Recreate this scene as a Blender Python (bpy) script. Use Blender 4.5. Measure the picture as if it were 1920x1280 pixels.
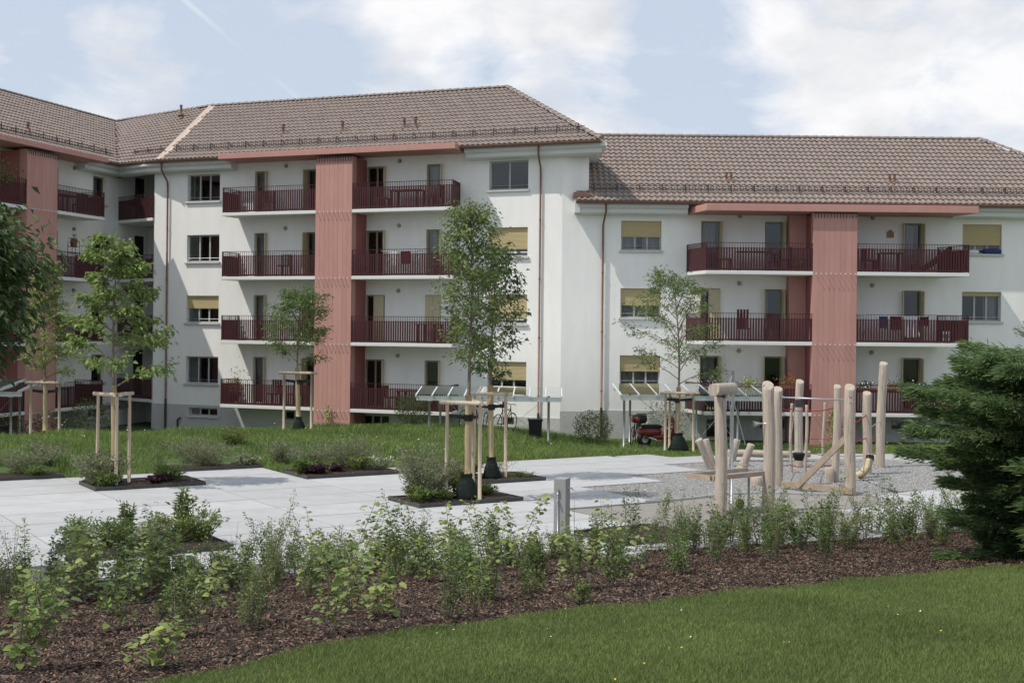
import bpy, bmesh, math, random
import numpy as np
from mathutils import Vector, Matrix
for o in list(bpy.data.objects): bpy.data.objects.remove(o)
scene = bpy.context.scene
COL = scene.collection
rad = math.radians
random.seed(7); RNG = np.random.default_rng(7)

# ---------------------------------------------------------------- camera
cam = bpy.data.cameras.new('camera'); cam_o = bpy.data.objects.new('camera', cam); COL.objects.link(cam_o)
cam.sensor_width = 36; cam.lens = 45.73; cam.shift_y = -0.0125; cam.clip_end = 3000; cam.clip_start = .1
cam_o.matrix_world = Matrix.Translation((0, 0, 4)) @ Matrix.Rotation(rad(90), 4, 'X') @ Matrix.Rotation(rad(.6), 4, 'Z')
scene.camera = cam_o

# ---------------------------------------------------------------- sky, sun, exposure
SUN = Vector((.60, .27, -1.0)).normalized()
w = bpy.data.worlds.new('World'); scene.world = w; w.use_nodes = True
nt = w.node_tree; nt.nodes.clear(); N = nt.nodes.new; LK = nt.links.new
out = N('ShaderNodeOutputWorld'); bg = N('ShaderNodeBackground'); bg.inputs['Strength'].default_value = .140
sky = N('ShaderNodeTexSky'); sky.sky_type = 'NISHITA'; sky.sun_disc = False
sky.sun_elevation = math.asin(-SUN.z); sky.sun_rotation = math.atan2(-SUN.x, -SUN.y) % (2 * math.pi)
sky.air_density = 1.0; sky.dust_density = 1.2; sky.ozone_density = 1.5
tc = N('ShaderNodeTexCoord')
mp = N('ShaderNodeMapping'); mp.inputs['Scale'].default_value = (1, 1, 1.9); mp.inputs['Location'].default_value = (0.72, 0.0, 0.31)
LK(tc.outputs['Generated'], mp.inputs['Vector'])
n1 = N('ShaderNodeTexNoise'); n1.inputs['Scale'].default_value = 7.5; n1.inputs['Detail'].default_value = 10; n1.inputs['Roughness'].default_value = .56; n1.inputs['Distortion'].default_value = .25
LK(mp.outputs[0], n1.inputs['Vector'])
r1 = N('ShaderNodeValToRGB'); r1.color_ramp.elements[0].position = .465; r1.color_ramp.elements[1].position = .66
n2 = N('ShaderNodeTexNoise'); n2.inputs['Scale'].default_value = 9; n2.inputs['Detail'].default_value = 8; n2.inputs['Roughness'].default_value = .55
LK(mp.outputs[0], n2.inputs['Vector'])
r2 = N('ShaderNodeValToRGB'); r2.color_ramp.elements[0].position = .28; r2.color_ramp.elements[1].position = .60
r2.color_ramp.elements[0].color = (4.9, 5.0, 5.25, 1); r2.color_ramp.elements[1].color = (7.0, 7.0, 7.1, 1)
LK(n2.outputs['Fac'], r2.inputs[0])
CLOUDS = [((-0.0262, 0.9777, 0.2086), 0.1107, 0.12), ((0.0463, 0.9811, 0.1879), 0.0615, 0.06), ((0.3037, 0.9323, 0.1966), 0.1353, 0.14), ((0.2310, 0.9481, 0.2186), 0.0820, 0.05), ((0.0631, 0.9698, 0.2357), 0.0308, 0.08), ((-0.2709, 0.9435, 0.1910), 0.0349, 0.11), ((-0.3002, 0.9319, 0.2036), 0.0246, 0.08), ((-0.2987, 0.9409, 0.1593), 0.0451, 0.08), ((0.1337, 0.9732, 0.1873), 0.0369, 0.05), ((-0.1949, 0.9592, 0.2048), 0.0943, -0.10), ((-0.3405, 0.9167, 0.2092), 0.1066, -0.14), ((0.1166, 0.9672, 0.2257), 0.0492, -0.10), ((-0.1296, 0.9719, 0.1963), 0.0328, -0.05)]   # direction, angular radius, cover of the clouds and gaps seen
acc = n1.outputs['Fac']
def dotc(c):
    d = N('ShaderNodeVectorMath'); d.operation = 'DOT_PRODUCT'; LK(nrm.outputs[0], d.inputs[0]); d.inputs[1].default_value = c; return d.outputs['Value']
def mrange(v, a, b, c, d):
    m = N('ShaderNodeMapRange'); m.interpolation_type = 'SMOOTHSTEP'; m.inputs['From Min'].default_value = a; m.inputs['From Max'].default_value = b; m.inputs['To Min'].default_value = c; m.inputs['To Max'].default_value = d; LK(v, m.inputs['Value']); return m.outputs[0]
def mathn(op, a, b):
    m = N('ShaderNodeMath'); m.operation = op
    for i, v in enumerate((a, b)):
        if isinstance(v, (int, float)): m.inputs[i].default_value = v
        else: LK(v, m.inputs[i])
    return m.outputs[0]
nrm = N('ShaderNodeVectorMath'); nrm.operation = 'NORMALIZE'; LK(tc.outputs['Generated'], nrm.inputs[0])
for c, rr_, A in CLOUDS: acc = mathn('ADD', acc, mrange(dotc(c), math.cos(rr_ * 1.25), 1.0, 0, A))
LK(acc, r1.inputs[0])
trail = mathn('MULTIPLY', mrange(mathn('ABSOLUTE', dotc((-0.6440, 0.0270, -0.7645)), 0), .0002, .0030, 1, 0), mrange(dotc((-0.2017, 0.9580, 0.2037)), math.cos(.068), math.cos(.045), 0, 1))
trail = mathn('MULTIPLY', trail, mrange(n2.outputs['Fac'], .35, .62, .05, .42))
pale = N('ShaderNodeMix'); pale.data_type = 'RGBA'; pale.inputs[0].default_value = .88
LK(sky.outputs[0], pale.inputs[6]); pale.inputs[7].default_value = (4.4, 4.98, 5.9, 1)
mx = N('ShaderNodeMix'); mx.data_type = 'RGBA'
LK(mathn('MAXIMUM', r1.outputs[0], trail), mx.inputs[0]); LK(pale.outputs[2], mx.inputs[6]); LK(r2.outputs[0], mx.inputs[7])
LK(mx.outputs[2], bg.inputs['Color']); LK(bg.outputs[0], out.inputs[0])
sl = bpy.data.lights.new('sun', 'SUN'); sl.energy = 3.3; sl.angle = rad(.6); sl.color = (1, .945, .86)
so = bpy.data.objects.new('sun', sl); COL.objects.link(so); so.rotation_euler = SUN.to_track_quat('-Z', 'Y').to_euler(); so.location = (-20, 0, 40)
vs = scene.view_settings; vs.view_transform = 'Standard'; vs.look = 'None'; vs.exposure = 0; vs.gamma = 1; vs.use_curve_mapping = False
scene.render.engine = 'CYCLES'; scene.cycles.max_bounces = 6; scene.cycles.transparent_max_bounces = 12

# ---------------------------------------------------------------- materials
MATS = {}
def M(name, col, rough=.8, var=.12, scale=6, bump=0, bscale=60, island=0, metal=0, spec=.3, stretch=(1, 1, 1), hue=None, trans=0, col2=None, ipow=1, crack=0):
    m = bpy.data.materials.new(name); m.use_nodes = True; MATS[name] = m
    t = m.node_tree; b = t.nodes['Principled BSDF']; n = t.nodes.new; l = t.links.new
    b.inputs['Roughness'].default_value = rough; b.inputs['Metallic'].default_value = metal; b.inputs['Specular IOR Level'].default_value = spec
    tc = n('ShaderNodeTexCoord'); mp = n('ShaderNodeMapping'); mp.inputs['Scale'].default_value = stretch
    l(tc.outputs['Object'], mp.inputs['Vector'])
    nz = n('ShaderNodeTexNoise'); nz.inputs['Scale'].default_value = scale; nz.inputs['Detail'].default_value = 6; nz.inputs['Roughness'].default_value = .6
    l(mp.outputs[0], nz.inputs['Vector'])
    mr = n('ShaderNodeMapRange'); mr.inputs['From Min'].default_value = .25; mr.inputs['From Max'].default_value = .75
    mr.inputs['To Min'].default_value = 0; mr.inputs['To Max'].default_value = 1; l(nz.outputs['Fac'], mr.inputs['Value'])
    mc = n('ShaderNodeMix'); mc.data_type = 'RGBA'; l(mr.outputs[0], mc.inputs[0])
    c1 = col2 if col2 else tuple(c * (1 + var) for c in col); c0 = col if col2 else tuple(c * (1 - var) for c in col)
    mc.inputs[6].default_value = (*c0, 1); mc.inputs[7].default_value = (*c1, 1)
    res = mc.outputs[2]
    if island:
        g = n('ShaderNodeNewGeometry'); oi = n('ShaderNodeObjectInfo'); ad = n('ShaderNodeMath'); ad.operation = 'ADD'
        l(g.outputs['Random Per Island'], ad.inputs[0]); l(oi.outputs['Random'], ad.inputs[1])
        fr = n('ShaderNodeMath'); fr.operation = 'FRACT'; l(ad.outputs[0], fr.inputs[0])
        if ipow != 1: pw_ = n('ShaderNodeMath'); pw_.operation = 'POWER'; l(fr.outputs[0], pw_.inputs[0]); pw_.inputs[1].default_value = ipow; fr = pw_
        m2 = n('ShaderNodeMix'); m2.data_type = 'RGBA'; m2.blend_type = 'MULTIPLY'; m2.inputs[0].default_value = 1
        cr = n('ShaderNodeMix'); cr.data_type = 'RGBA'; l(fr.outputs[0], cr.inputs[0])
        h = hue or (1, 1, 1)
        cr.inputs[6].default_value = (1 - island, 1 - island, 1 - island, 1)
        cr.inputs[7].default_value = ((1 + island) * h[0], (1 + island) * h[1], (1 + island) * h[2], 1)
        l(res, m2.inputs[6]); l(cr.outputs[2], m2.inputs[7]); res = m2.outputs[2]
    if crack:
        cm = n('ShaderNodeMapping'); cm.inputs['Scale'].default_value = (14, 14, .55); l(tc.outputs['Object'], cm.inputs['Vector']); cz = n('ShaderNodeTexNoise'); cz.inputs['Scale'].default_value = 2.2; cz.inputs['Detail'].default_value = 3; l(cm.outputs[0], cz.inputs['Vector'])
        cr_ = n('ShaderNodeMapRange'); cr_.inputs['From Min'].default_value = .60; cr_.inputs['From Max'].default_value = .70; cr_.inputs['To Min'].default_value = 1; cr_.inputs['To Max'].default_value = 1 - crack; l(cz.outputs['Fac'], cr_.inputs['Value'])
        kz = n('ShaderNodeTexVoronoi'); kz.inputs['Scale'].default_value = 2.6; l(tc.outputs['Object'], kz.inputs['Vector']); kr = n('ShaderNodeMapRange'); kr.inputs['From Min'].default_value = .05; kr.inputs['From Max'].default_value = .11; kr.inputs['To Min'].default_value = .45; kr.inputs['To Max'].default_value = 1; l(kz.outputs['Distance'], kr.inputs['Value'])
        mm = n('ShaderNodeMath'); mm.operation = 'MULTIPLY'; l(cr_.outputs[0], mm.inputs[0]); l(kr.outputs[0], mm.inputs[1])
        m3 = n('ShaderNodeMix'); m3.data_type = 'RGBA'; m3.blend_type = 'MULTIPLY'; m3.inputs[0].default_value = 1; l(res, m3.inputs[6]); l(mm.outputs[0], m3.inputs[7]); res = m3.outputs[2]
    l(res, b.inputs['Base Color'])
    if bump:
        bz = n('ShaderNodeTexNoise'); bz.inputs['Scale'].default_value = bscale; bz.inputs['Detail'].default_value = 5
        l(mp.outputs[0], bz.inputs['Vector'])
        bp = n('ShaderNodeBump'); bp.inputs['Strength'].default_value = bump; bp.inputs['Distance'].default_value = .02
        l(bz.outputs['Fac'], bp.inputs['Height']); l(bp.outputs[0], b.inputs['Normal'])
    if trans:
        tr = n('ShaderNodeBsdfTranslucent'); l(res, tr.inputs['Color']); ms = n('ShaderNodeMixShader'); ms.inputs[0].default_value = trans
        l(b.outputs[0], ms.inputs[1]); l(tr.outputs[0], ms.inputs[2]); l(ms.outputs[0], t.nodes['Material Output'].inputs['Surface'])
    return m
def glass(name, tint, refl):
    m = bpy.data.materials.new(name); m.use_nodes = True; MATS[name] = m
    t = m.node_tree; t.nodes.clear(); n = t.nodes.new; l = t.links.new
    o = n('ShaderNodeOutputMaterial'); ms = n('ShaderNodeMixShader'); tr = n('ShaderNodeBsdfTransparent'); gl = n('ShaderNodeBsdfGlossy')
    tr.inputs[0].default_value = (*tint, 1); gl.inputs['Roughness'].default_value = .03; gl.inputs['Color'].default_value = (.9, .93, .95, 1)
    lw = n('ShaderNodeLayerWeight'); lw.inputs['Blend'].default_value = .25
    mr = n('ShaderNodeMapRange'); mr.inputs['To Min'].default_value = refl; mr.inputs['To Max'].default_value = .9; l(lw.outputs['Fresnel'], mr.inputs['Value'])
    bz = n('ShaderNodeTexNoise'); bz.inputs['Scale'].default_value = 1.2; bp = n('ShaderNodeBump'); bp.inputs['Strength'].default_value = .04; bp.inputs['Distance'].default_value = .1
    l(bz.outputs['Fac'], bp.inputs['Height']); l(bp.outputs[0], gl.inputs['Normal'])
    l(mr.outputs[0], ms.inputs[0]); l(tr.outputs[0], ms.inputs[1]); l(gl.outputs[0], ms.inputs[2]); l(ms.outputs[0], o.inputs[0])
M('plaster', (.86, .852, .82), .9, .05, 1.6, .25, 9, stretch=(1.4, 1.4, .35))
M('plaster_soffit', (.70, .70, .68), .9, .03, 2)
M('plinth', (.50, .50, .49), .95, .06, 3, .9, 22)
M('cornice', (.66, .68, .66), .8, .05, 3)
M('sill', (.56, .56, .54), .85, .06, 6, .1)
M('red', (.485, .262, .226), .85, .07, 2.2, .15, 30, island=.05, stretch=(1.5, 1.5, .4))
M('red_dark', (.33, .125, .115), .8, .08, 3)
M('maroon', (.060, .017, .020), .5, .12, 6, island=.1)
M('tile', (.265, .219, .196), .85, .03, 4, .2, 40, island=.08, hue=(1.0, .98, .96))
M('roof_base', (.07, .055, .05), .9)
M('copper', (.20, .105, .075), .55, .25, 5, metal=.15, spec=.5)
M('copper_pale', (.52, .42, .355), .6, .12, 4, metal=.2)
M('iron', (.06, .05, .05), .6); M('iron_red', (.17, .095, .07), .6)
M('frame_grey', (.42, .42, .40), .6, .05)
M('frame_olive', (.30, .26, .15), .6, .08)
M('shutter', (.55, .49, .33), .7, .05)
M('blind', (.47, .39, .215), .75, .05, 3, .3, 3, stretch=(.2, .2, 30))
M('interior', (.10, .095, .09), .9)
M('curtain', (.42, .42, .41), .9, .08)
M('dark', (.015, .015, .016), .6)
M('steel', (.47, .49, .50), .45, .12, 8, metal=.7, spec=.5)
M('steel_white', (.62, .65, .65), .5, .06, 5)
M('lamp', (.35, .34, .32), .6)
M('edging', (.075, .072, .07), .6, .2, 5)
M('concrete', (.43, .435, .44), .88, .11, 1.3, .2, 60, island=.075)
M('concrete_grey', (.30, .305, .30), .85, .1, 3, .15, 50)
M('joint', (.10, .10, .10), .95)
M('gravel', (.27, .268, .262), .95, .3, 22, .8, 90)
M('pebble', (.315, .312, .305), .85, .1, 9, island=.42)
M('sand', (.285, .268, .245), .95, .13, 5, .6, 110)
M('soil', (.042, .030, .024), .95, .4, 30, .8, 60)
M('chip', (.108, .070, .052), .9, .25, 18, island=.82, hue=(1.35, 1.35, 1.3), ipow=2.6)
M('lawn_ground', (.065, .09, .03), .95, .3, 3, .5, 40)
M('grass', (.148, .215, .074), .65, .32, .45, island=.34, hue=(1.18, 1.0, .8), trans=.3)
M('meadow_ground', (.085, .125, .045), .95, .3, 3, .5, 30)
M('meadow', (.175, .265, .088), .7, .25, .6, island=.38, hue=(1.15, 1.0, .85), trans=.3)
M('ground', (.11, .12, .07), .95, .2, .3)
M('wood', (.47, .40, .33), .85, .26, 7, .6, 26, stretch=(3, 3, .22), crack=.5)
M('wood_end', (.52, .44, .36), .8, .15, 12)
M('wood_beam', (.38, .30, .23), .8, .2, 6, .2, 30)
M('stake', (.54, .44, .335), .8, .2, 6, .3, stretch=(3, 3, .3), crack=.35)
M('reed', (.40, .315, .19), .85, .28, 24, .4, 60, stretch=(3, 3, .15))
M('bark', (.17, .14, .11), .9, .3, 20, .5, 40, stretch=(1, 1, .3))
M('bark_red', (.13, .09, .07), .9, .25, 20)
M('strap', (.025, .023, .022), .8)
M('bag', (.010, .016, .013), .6, .3, 14, .8, 14, spec=.2)
LEAFM = dict(leaf_pale=(.185, .27, .088), leaf_mid=(.155, .225, .075), leaf_dark=(.075, .125, .05), leaf_rowan=(.145, .225, .08), leaf_olive=(.19, .245, .09),
             leaf_hedge=(.175, .245, .085), leaf_lime=(.25, .325, .115), leaf_conifer=(.145, .23, .105), leaf_silver=(.26, .30, .20), leaf_purple=(.065, .028, .045), leaf_bush=(.085, .12, .045))
for k, c in LEAFM.items():
    M(k, c, .5, .2, 2.5, island=.38, hue=(1.1, 1.0, .85), trans=.36, spec=.4)
M('petal_white', (.75, .75, .70), .8, island=.1); M('petal_yellow', (.62, .48, .06), .8); M('petal_red', (.45, .03, .04), .7); M('petal_mauve', (.35, .22, .38), .8)
M('rope_red', (.28, .035, .025), .8); M('rope_straw', (.58, .50, .33), .9, .15, 30, .5, 60); M('rubber', (.015, .015, .016), .55)
M('paint_red', (.17, .016, .016), .28, .06, 3, spec=.5); M('paint_white', (.7, .7, .7), .4); M('chrome', (.6, .6, .6), .25, metal=1)
M('cloth_white', (.7, .7, .7), .9, .06); M('cloth_blue', (.03, .05, .14), .9, .2, 8); M('cloth_red', (.10, .02, .025), .9, .15, 10); M('cloth_orange', (.75, .13, .04), .8); M('terracotta', (.32, .13, .07), .85)
M('wood_dark', (.09, .04, .03), .7, .2, 9); M('cardboard', (.34, .22, .12), .9)
glass('glass', (.60, .64, .64), .06); glass('glass_roof', (.82, .88, .87), .12)

# ---------------------------------------------------------------- helpers
def tag(o, label=None, cat=None, group=None, kind=None):
    if label: o['label'] = label
    if cat: o['category'] = cat
    if group: o['group'] = group
    if kind: o['kind'] = kind
    return o
def thing(name, label, cat, loc=(0, 0, 0), rotz=0, group=None):
    o = bpy.data.objects.new(name, None); COL.objects.link(o); o.empty_display_size = .2
    o.location = loc; o.rotation_euler = (0, 0, rotz); return tag(o, label, cat, group)
def link(name, me, mat, parent=None, smooth=False):
    o = bpy.data.objects.new(name, me); COL.objects.link(o)
    if mat and not me.materials: me.materials.append(MATS[mat])
    if parent: o.parent = parent
    if smooth: me.polygons.foreach_set('use_smooth', [p.loop_total < 5 for p in me.polygons])
    return o
class MB:
    def __init__(s): s.v = []; s.f = []
    def add(s, vs, fs):
        k = len(s.v); s.v += [tuple(v) for v in vs]; s.f += [tuple(i + k for i in f) for f in fs]; return s
    def quad(s, a, b, c, d): return s.add([a, b, c, d], [(0, 1, 2, 3)])
    def box(s, x0, x1, y0, y1, z0, z1):
        return s.add([(x0, y0, z0), (x1, y0, z0), (x1, y1, z0), (x0, y1, z0), (x0, y0, z1), (x1, y0, z1), (x1, y1, z1), (x0, y1, z1)],
                     [(0, 3, 2, 1), (4, 5, 6, 7), (0, 1, 5, 4), (1, 2, 6, 5), (2, 3, 7, 6), (3, 0, 4, 7)])
    def bar(s, a, b, w, h, up=(0, 0, 1)):
        a = Vector(a); b = Vector(b); d = (b - a).normalized(); u = Vector(up)
        sx = d.cross(u)
        if sx.length < 1e-4: sx = d.cross(Vector((1, 0, 0)))
        sx.normalize(); u = sx.cross(d); sx *= w / 2; u *= h / 2
        return s.add([a - sx - u, a + sx - u, a + sx + u, a - sx + u, b - sx - u, b + sx - u, b + sx + u, b - sx + u],
                     [(0, 1, 2, 3), (4, 7, 6, 5), (0, 4, 5, 1), (1, 5, 6, 2), (2, 6, 7, 3), (3, 7, 4, 0)])
    def prism(s, poly, z0, z1):
        n = len(poly); k = [(x, y, z0) for x, y in poly] + [(x, y, z1) for x, y in poly]
        return s.add(k, [tuple(reversed(range(n))), tuple(range(n, 2 * n))] + [(i, (i + 1) % n, n + (i + 1) % n, n + i) for i in range(n)])
    def tube(s, pts, r, n=8, cap=True):
        pts = [Vector(p) for p in pts]; rs = r if isinstance(r, (list, tuple)) else [r] * len(pts)
        vs = []; fs = []; ref = None
        for i, p in enumerate(pts):
            d = (pts[min(i + 1, len(pts) - 1)] - pts[max(i - 1, 0)]).normalized()
            if ref is None or abs(ref.dot(d)) > .95: ref = Vector((0, 0, 1)) if abs(d.z) < .9 else Vector((1, 0, 0))
            a = d.cross(ref).normalized(); b = d.cross(a)
            ref = a.cross(d) if False else ref
            for k in range(n):
                t = 2 * math.pi * k / n; vs.append(p + (a * math.cos(t) + b * math.sin(t)) * rs[i])
        for i in range(len(pts) - 1):
            for k in range(n): fs.append((i * n + k, i * n + (k + 1) % n, (i + 1) * n + (k + 1) % n, (i + 1) * n + k))
        if cap: fs += [tuple(range(n)), tuple((len(pts) - 1) * n + k for k in reversed(range(n)))]
        return s.add(vs, fs)
    def lathe(s, prof, c=(0, 0, 0), n=14):
        vs = []; fs = []
        for r, z in prof:
            for k in range(n): t = 2 * math.pi * k / n; vs.append((c[0] + r * math.cos(t), c[1] + r * math.sin(t), c[2] + z))
        for i in range(len(prof) - 1):
            for k in range(n): fs.append((i * n + k, i * n + (k + 1) % n, (i + 1) * n + (k + 1) % n, (i + 1) * n + k))
        fs += [tuple(reversed(range(n))), tuple((len(prof) - 1) * n + k for k in range(n))]
        return s.add(vs, fs)
    def mesh(s, name):
        me = bpy.data.meshes.new(name); me.from_pydata(s.v, [], s.f); me.update(); return me
    def build(s, name, mat, parent=None, smooth=False): return link(name, s.mesh(name), mat, parent, smooth)
def bevel(o, wd=.01, seg=1):
    m = o.modifiers.new('bevel', 'BEVEL'); m.width = wd; m.segments = seg; m.limit_method = 'ANGLE'; return o
def tri_mesh(name, V, F, flat=False):
    me = bpy.data.meshes.new(name); k = F.shape[1]
    me.vertices.add(len(V)); me.vertices.foreach_set('co', np.ascontiguousarray(V, dtype=np.float32).ravel())
    me.loops.add(F.size); me.loops.foreach_set('vertex_index', np.ascontiguousarray(F, dtype=np.int32).ravel())
    me.polygons.add(len(F)); me.polygons.foreach_set('loop_start', np.arange(0, F.size, k, dtype=np.int32))
    me.update(calc_edges=True)
    if flat: me.shade_flat()
    return me
def unit(a): return a / np.maximum(np.linalg.norm(a, axis=1, keepdims=True), 1e-9)
def leaf_mesh(name, P, D, Nn, L, ratio=.5, fold=.12, droop=.15, hexa=False):
    n = len(P); D = unit(D); S = unit(np.cross(D, Nn)); Nn = np.cross(S, D); L = L.reshape(-1, 1)
    a = P; m = P + .45 * L * D + fold * L * Nn; t = P + L * D; t = t.copy(); t[:, 2] -= droop * L[:, 0]
    b = m + .5 * ratio * L * S; c = m - .5 * ratio * L * S
    if hexa:
        m1 = P + .22 * L * D + fold * .7 * L * Nn; m2 = P + .68 * L * D + fold * .8 * L * Nn; m2[:, 2] -= .4 * droop * L[:, 0]
        V = np.stack([a, m1 + .42 * ratio * L * S, m2 + .40 * ratio * L * S, t, m2 - .40 * ratio * L * S, m1 - .42 * ratio * L * S, P + .45 * L * D], 1).reshape(-1, 3); k = np.arange(n) * 7
        return tri_mesh(name, V, np.concatenate([np.stack([k + 6, k + u, k + (u + 1) % 6], 1) for u in range(6)]))
    V = np.stack([a, b, t, c], 1).reshape(-1, 3); k = np.arange(n) * 4
    F = np.concatenate([np.stack([k, k + 1, k + 2], 1), np.stack([k, k + 2, k + 3], 1)])
    return tri_mesh(name, V, F)
def blade_mesh(name, P, H, wd, lean):
    n = len(P); a = RNG.uniform(0, 2 * np.pi, n); b = RNG.uniform(0, 2 * np.pi, n)
    s = np.stack([np.cos(a), np.sin(a), np.zeros(n)], 1) * wd.reshape(-1, 1) * .5
    t = P + np.stack([np.cos(b) * lean * H, np.sin(b) * lean * H, H], 1)
    m = P + np.stack([np.cos(b) * lean * H * .3, np.sin(b) * lean * H * .3, H * .6], 1)
    V = np.stack([P - s, P + s, m + s * .7, m - s * .7, t], 1).reshape(-1, 3); k = np.arange(n) * 5
    F = np.concatenate([np.stack([k, k + 1, k + 2], 1), np.stack([k, k + 2, k + 3], 1), np.stack([k + 3, k + 2, k + 4], 1)])
    return tri_mesh(name, V, F)
def smooth(a, b, x): t = np.clip((x - a) / (b - a), 0, 1); return t * t * (3 - 2 * t)
def inpoly(x, y, poly):
    r = np.zeros(np.shape(x), bool); n = len(poly)
    for i in range(n):
        x1, y1 = poly[i]; x2, y2 = poly[(i + 1) % n]
        if y1 == y2: continue
        c = ((y1 > y) != (y2 > y)) & (x < (x2 - x1) * (y - y1) / (y2 - y1) + x1); r ^= c
    return r

# ================================================================ THE GROUND
PA = np.array((.845, .535)); PB = np.array((-.535, .845)); P0 = np.array((-2.0, 28.85)); SA, SB = 2.73, 1.56
def cell(i, j): p = P0 + PA * SA * i + PB * SB * j; return (float(p[0]), float(p[1]))
def ab(x, y): return (x - P0[0]) * PA[0] + (y - P0[1]) * PA[1], (x - P0[0]) * PB[0] + (y - P0[1]) * PB[1]
E0 = np.array((-7.1, 20.2)); ED = np.array((.921, .389))
def edge_dist(x, y): return (x - E0[0]) * ED[1] - (y - E0[1]) * ED[0]          # > 0 on the camera's side of the paving edge
BX = np.array([-8, -4.5, -3.6, -2.7, -1, 1.71, 3.57, 6.27, 9, 12, 26.]); BY = np.array([-3, 5.6, 7.4, 9.0, 11.9, 14.4, 16.1, 18.2, 20.2, 22, 30.])
def lawn_edge(x): return np.interp(x, BX, BY)
def gz(x, y):
    x = np.asarray(x, float); y = np.asarray(y, float)
    d = edge_dist(x, y)
    front = np.where(y < lawn_edge(x), 2.3 - .085 * y, (2.3 - .085 * lawn_edge(x)) * np.clip(d / np.maximum(edge_dist(x, lawn_edge(x)), .5), 0, 1.2)) - .06
    _, b = ab(x, y); e = b - 8.2; A = .52 * (1 - smooth(-2.5, 3.5, x)) + .03
    back = -.06 + A * smooth(0, 5.5, e) - (A + .30 * (1 - smooth(0, 5, x)) + .04) * smooth(8, 12.5, e)
    return np.where(d > 0, front, back)
def gz1(x, y): return float(gz(x, y))
def sheet(name, mat, xs, ys, keep, zf, dz=0):
    X, Y = np.meshgrid(xs, ys); Z = zf(X, Y) + dz; V = np.stack([X, Y, Z], -1).reshape(-1, 3); nx = len(xs)
    i, j = np.meshgrid(np.arange(nx - 1), np.arange(len(ys) - 1)); k = (j * nx + i).ravel()
    F = np.stack([k, k + 1, k + nx + 1, k + nx], 1); c = V[F].mean(1); F = F[keep(c[:, 0], c[:, 1])]
    return link(name, tri_mesh(name, V, F), mat, smooth=True)
tag(MB().quad((-900, -300, -1.2), (900, -300, -1.2), (900, 1500, -1.2), (-900, 1500, -1.2)).build('ground', 'ground'), kind='structure')
def is_lawn(x, y, m=0): return y < lawn_edge(x) + .10 * np.sin(x * 3.1) + .06 * np.sin(x * 7.3 + 1) + m
tag(sheet('lawn', 'lawn_ground', np.arange(-16, 26, .25), np.arange(-6, 36, .25), lambda x, y: is_lawn(x, y, -.12) & (edge_dist(x, y) > 0), gz), kind='structure')
tag(sheet('mulch_bed', 'soil', np.arange(-16, 26, .2), np.arange(4, 36, .2), lambda x, y: ~is_lawn(x, y, -.6) & (edge_dist(x, y) > -.3),
          lambda x, y: gz(x, y) - .03 + .02 * np.sin(x * 5.3) * np.sin(y * 4.1)), kind='structure')
tag(sheet('meadow', 'meadow_ground', np.arange(-34, 34, .4), np.arange(14, 64, .4), lambda x, y: edge_dist(x, y) < .6, gz, -.012), kind='structure')

# paving: cells of the slab grid
PLANTERS = [(-2, 4), (0, 4), (0, 0), (1, 2), (-3, 6), (-1, 6), (-3, -2)]
def paved(i, j):
    if (i, j) in PLANTERS: return False
    if i <= -4: return -2 <= j < 7
    if i == -3: return -3 <= j < 6
    if i == -2: return -4 <= j < 6
    if i == -1: return -4 <= j < 6
    if i == 0: return -5 <= j < 4
    if j == -5: return i <= 3
    if j == -4: return i <= 0 or i == 3 or i == 4
    if j == -3: return i <= 0 or i == 4
    if j == -2: return i <= 0
    if j in (-1, 0): return i <= 1
    if j == 1: return i <= 2
    if j == 2: return i <= 3
    if j == 3: return i <= 3
    if j == 4: return i <= 3
    return False
g = .012
plaza = tag(MB().prism([cell(-7, -2), cell(-3, -3), cell(-2, -4), cell(0, -5), cell(4, -5), cell(4.9, -4), cell(4.9, -3), cell(4, -3), cell(4, -4), cell(1, -4), cell(1, -1), cell(2, -1), cell(2, 1), cell(3, 1), cell(3, 2), cell(4, 2), cell(4, 5), cell(0, 5), cell(0, 6), cell(-7, 6)], -.2, -.03).build('plaza', 'joint'), kind='structure')
slab_me = MB().box(g, SA - g, g, SB - g, -.06, 0).mesh('slab'); slab_me.materials.append(MATS['concrete'])
ang = math.atan2(PA[1], PA[0])
for i in range(-7, 5):
    for j in range(-5, 7):
        if paved(i, j):
            o = bpy.data.objects.new('slab', slab_me); COL.objects.link(o); o.parent = plaza
            p = cell(i, j); o.location = (p[0], p[1], random.uniform(-.002, .002)); o.rotation_euler = (0, 0, ang)
PATH_F = [(4.1, 38.6), (5.73, 39.61), (7.33, 40.42), (9.4, 40.97), (11.82, 41.22), (12.93, 40.4), (14.6, 38.6), (17, 36)]
PATH_B = [(19, 37.5), (16, 41), (13.9, 42.9), (12.38, 43.0), (9.77, 42.8), (6.23, 41.7), (5.09, 41.1), (4.4, 42.0), (3.3, 41.2)]
path = tag(MB().prism(PATH_F + PATH_B, -.15, -.004).build('path', 'concrete'), kind='structure')
SAND_F = [(2.9, 26.4), (3.7, 26.2), (4.37, 26.03), (4.6, 25.4), (5.44, 26.31), (6.44, 26.88), (8.49, 29.86), (9.71, 31.86), (11.34, 33.6), (12.6, 35.5), (13.3, 38)]
KERB = [(1.3, 29.1), (2.4, 30.0), (3.55, 30.58), (4.4, 31.23), (5.48, 32.2), (6.42, 32.42), (7.43, 32.25), (8.51, 32.3), (9.4, 32.4), (9.9, 32.0)]
GRAV = PATH_F[:6] + [(13.6, 39.2), (13.3, 38), (12.6, 35.5), (11.34, 33.6), (9.71, 31.86)] + KERB[::-1] + [cell(1, 0), cell(2, 1), cell(3, 2), cell(3.6, 3)]
gravel = tag(MB().prism(GRAV, -.2, -.03).build('gravel_bed', 'gravel'), kind='structure')
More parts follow.
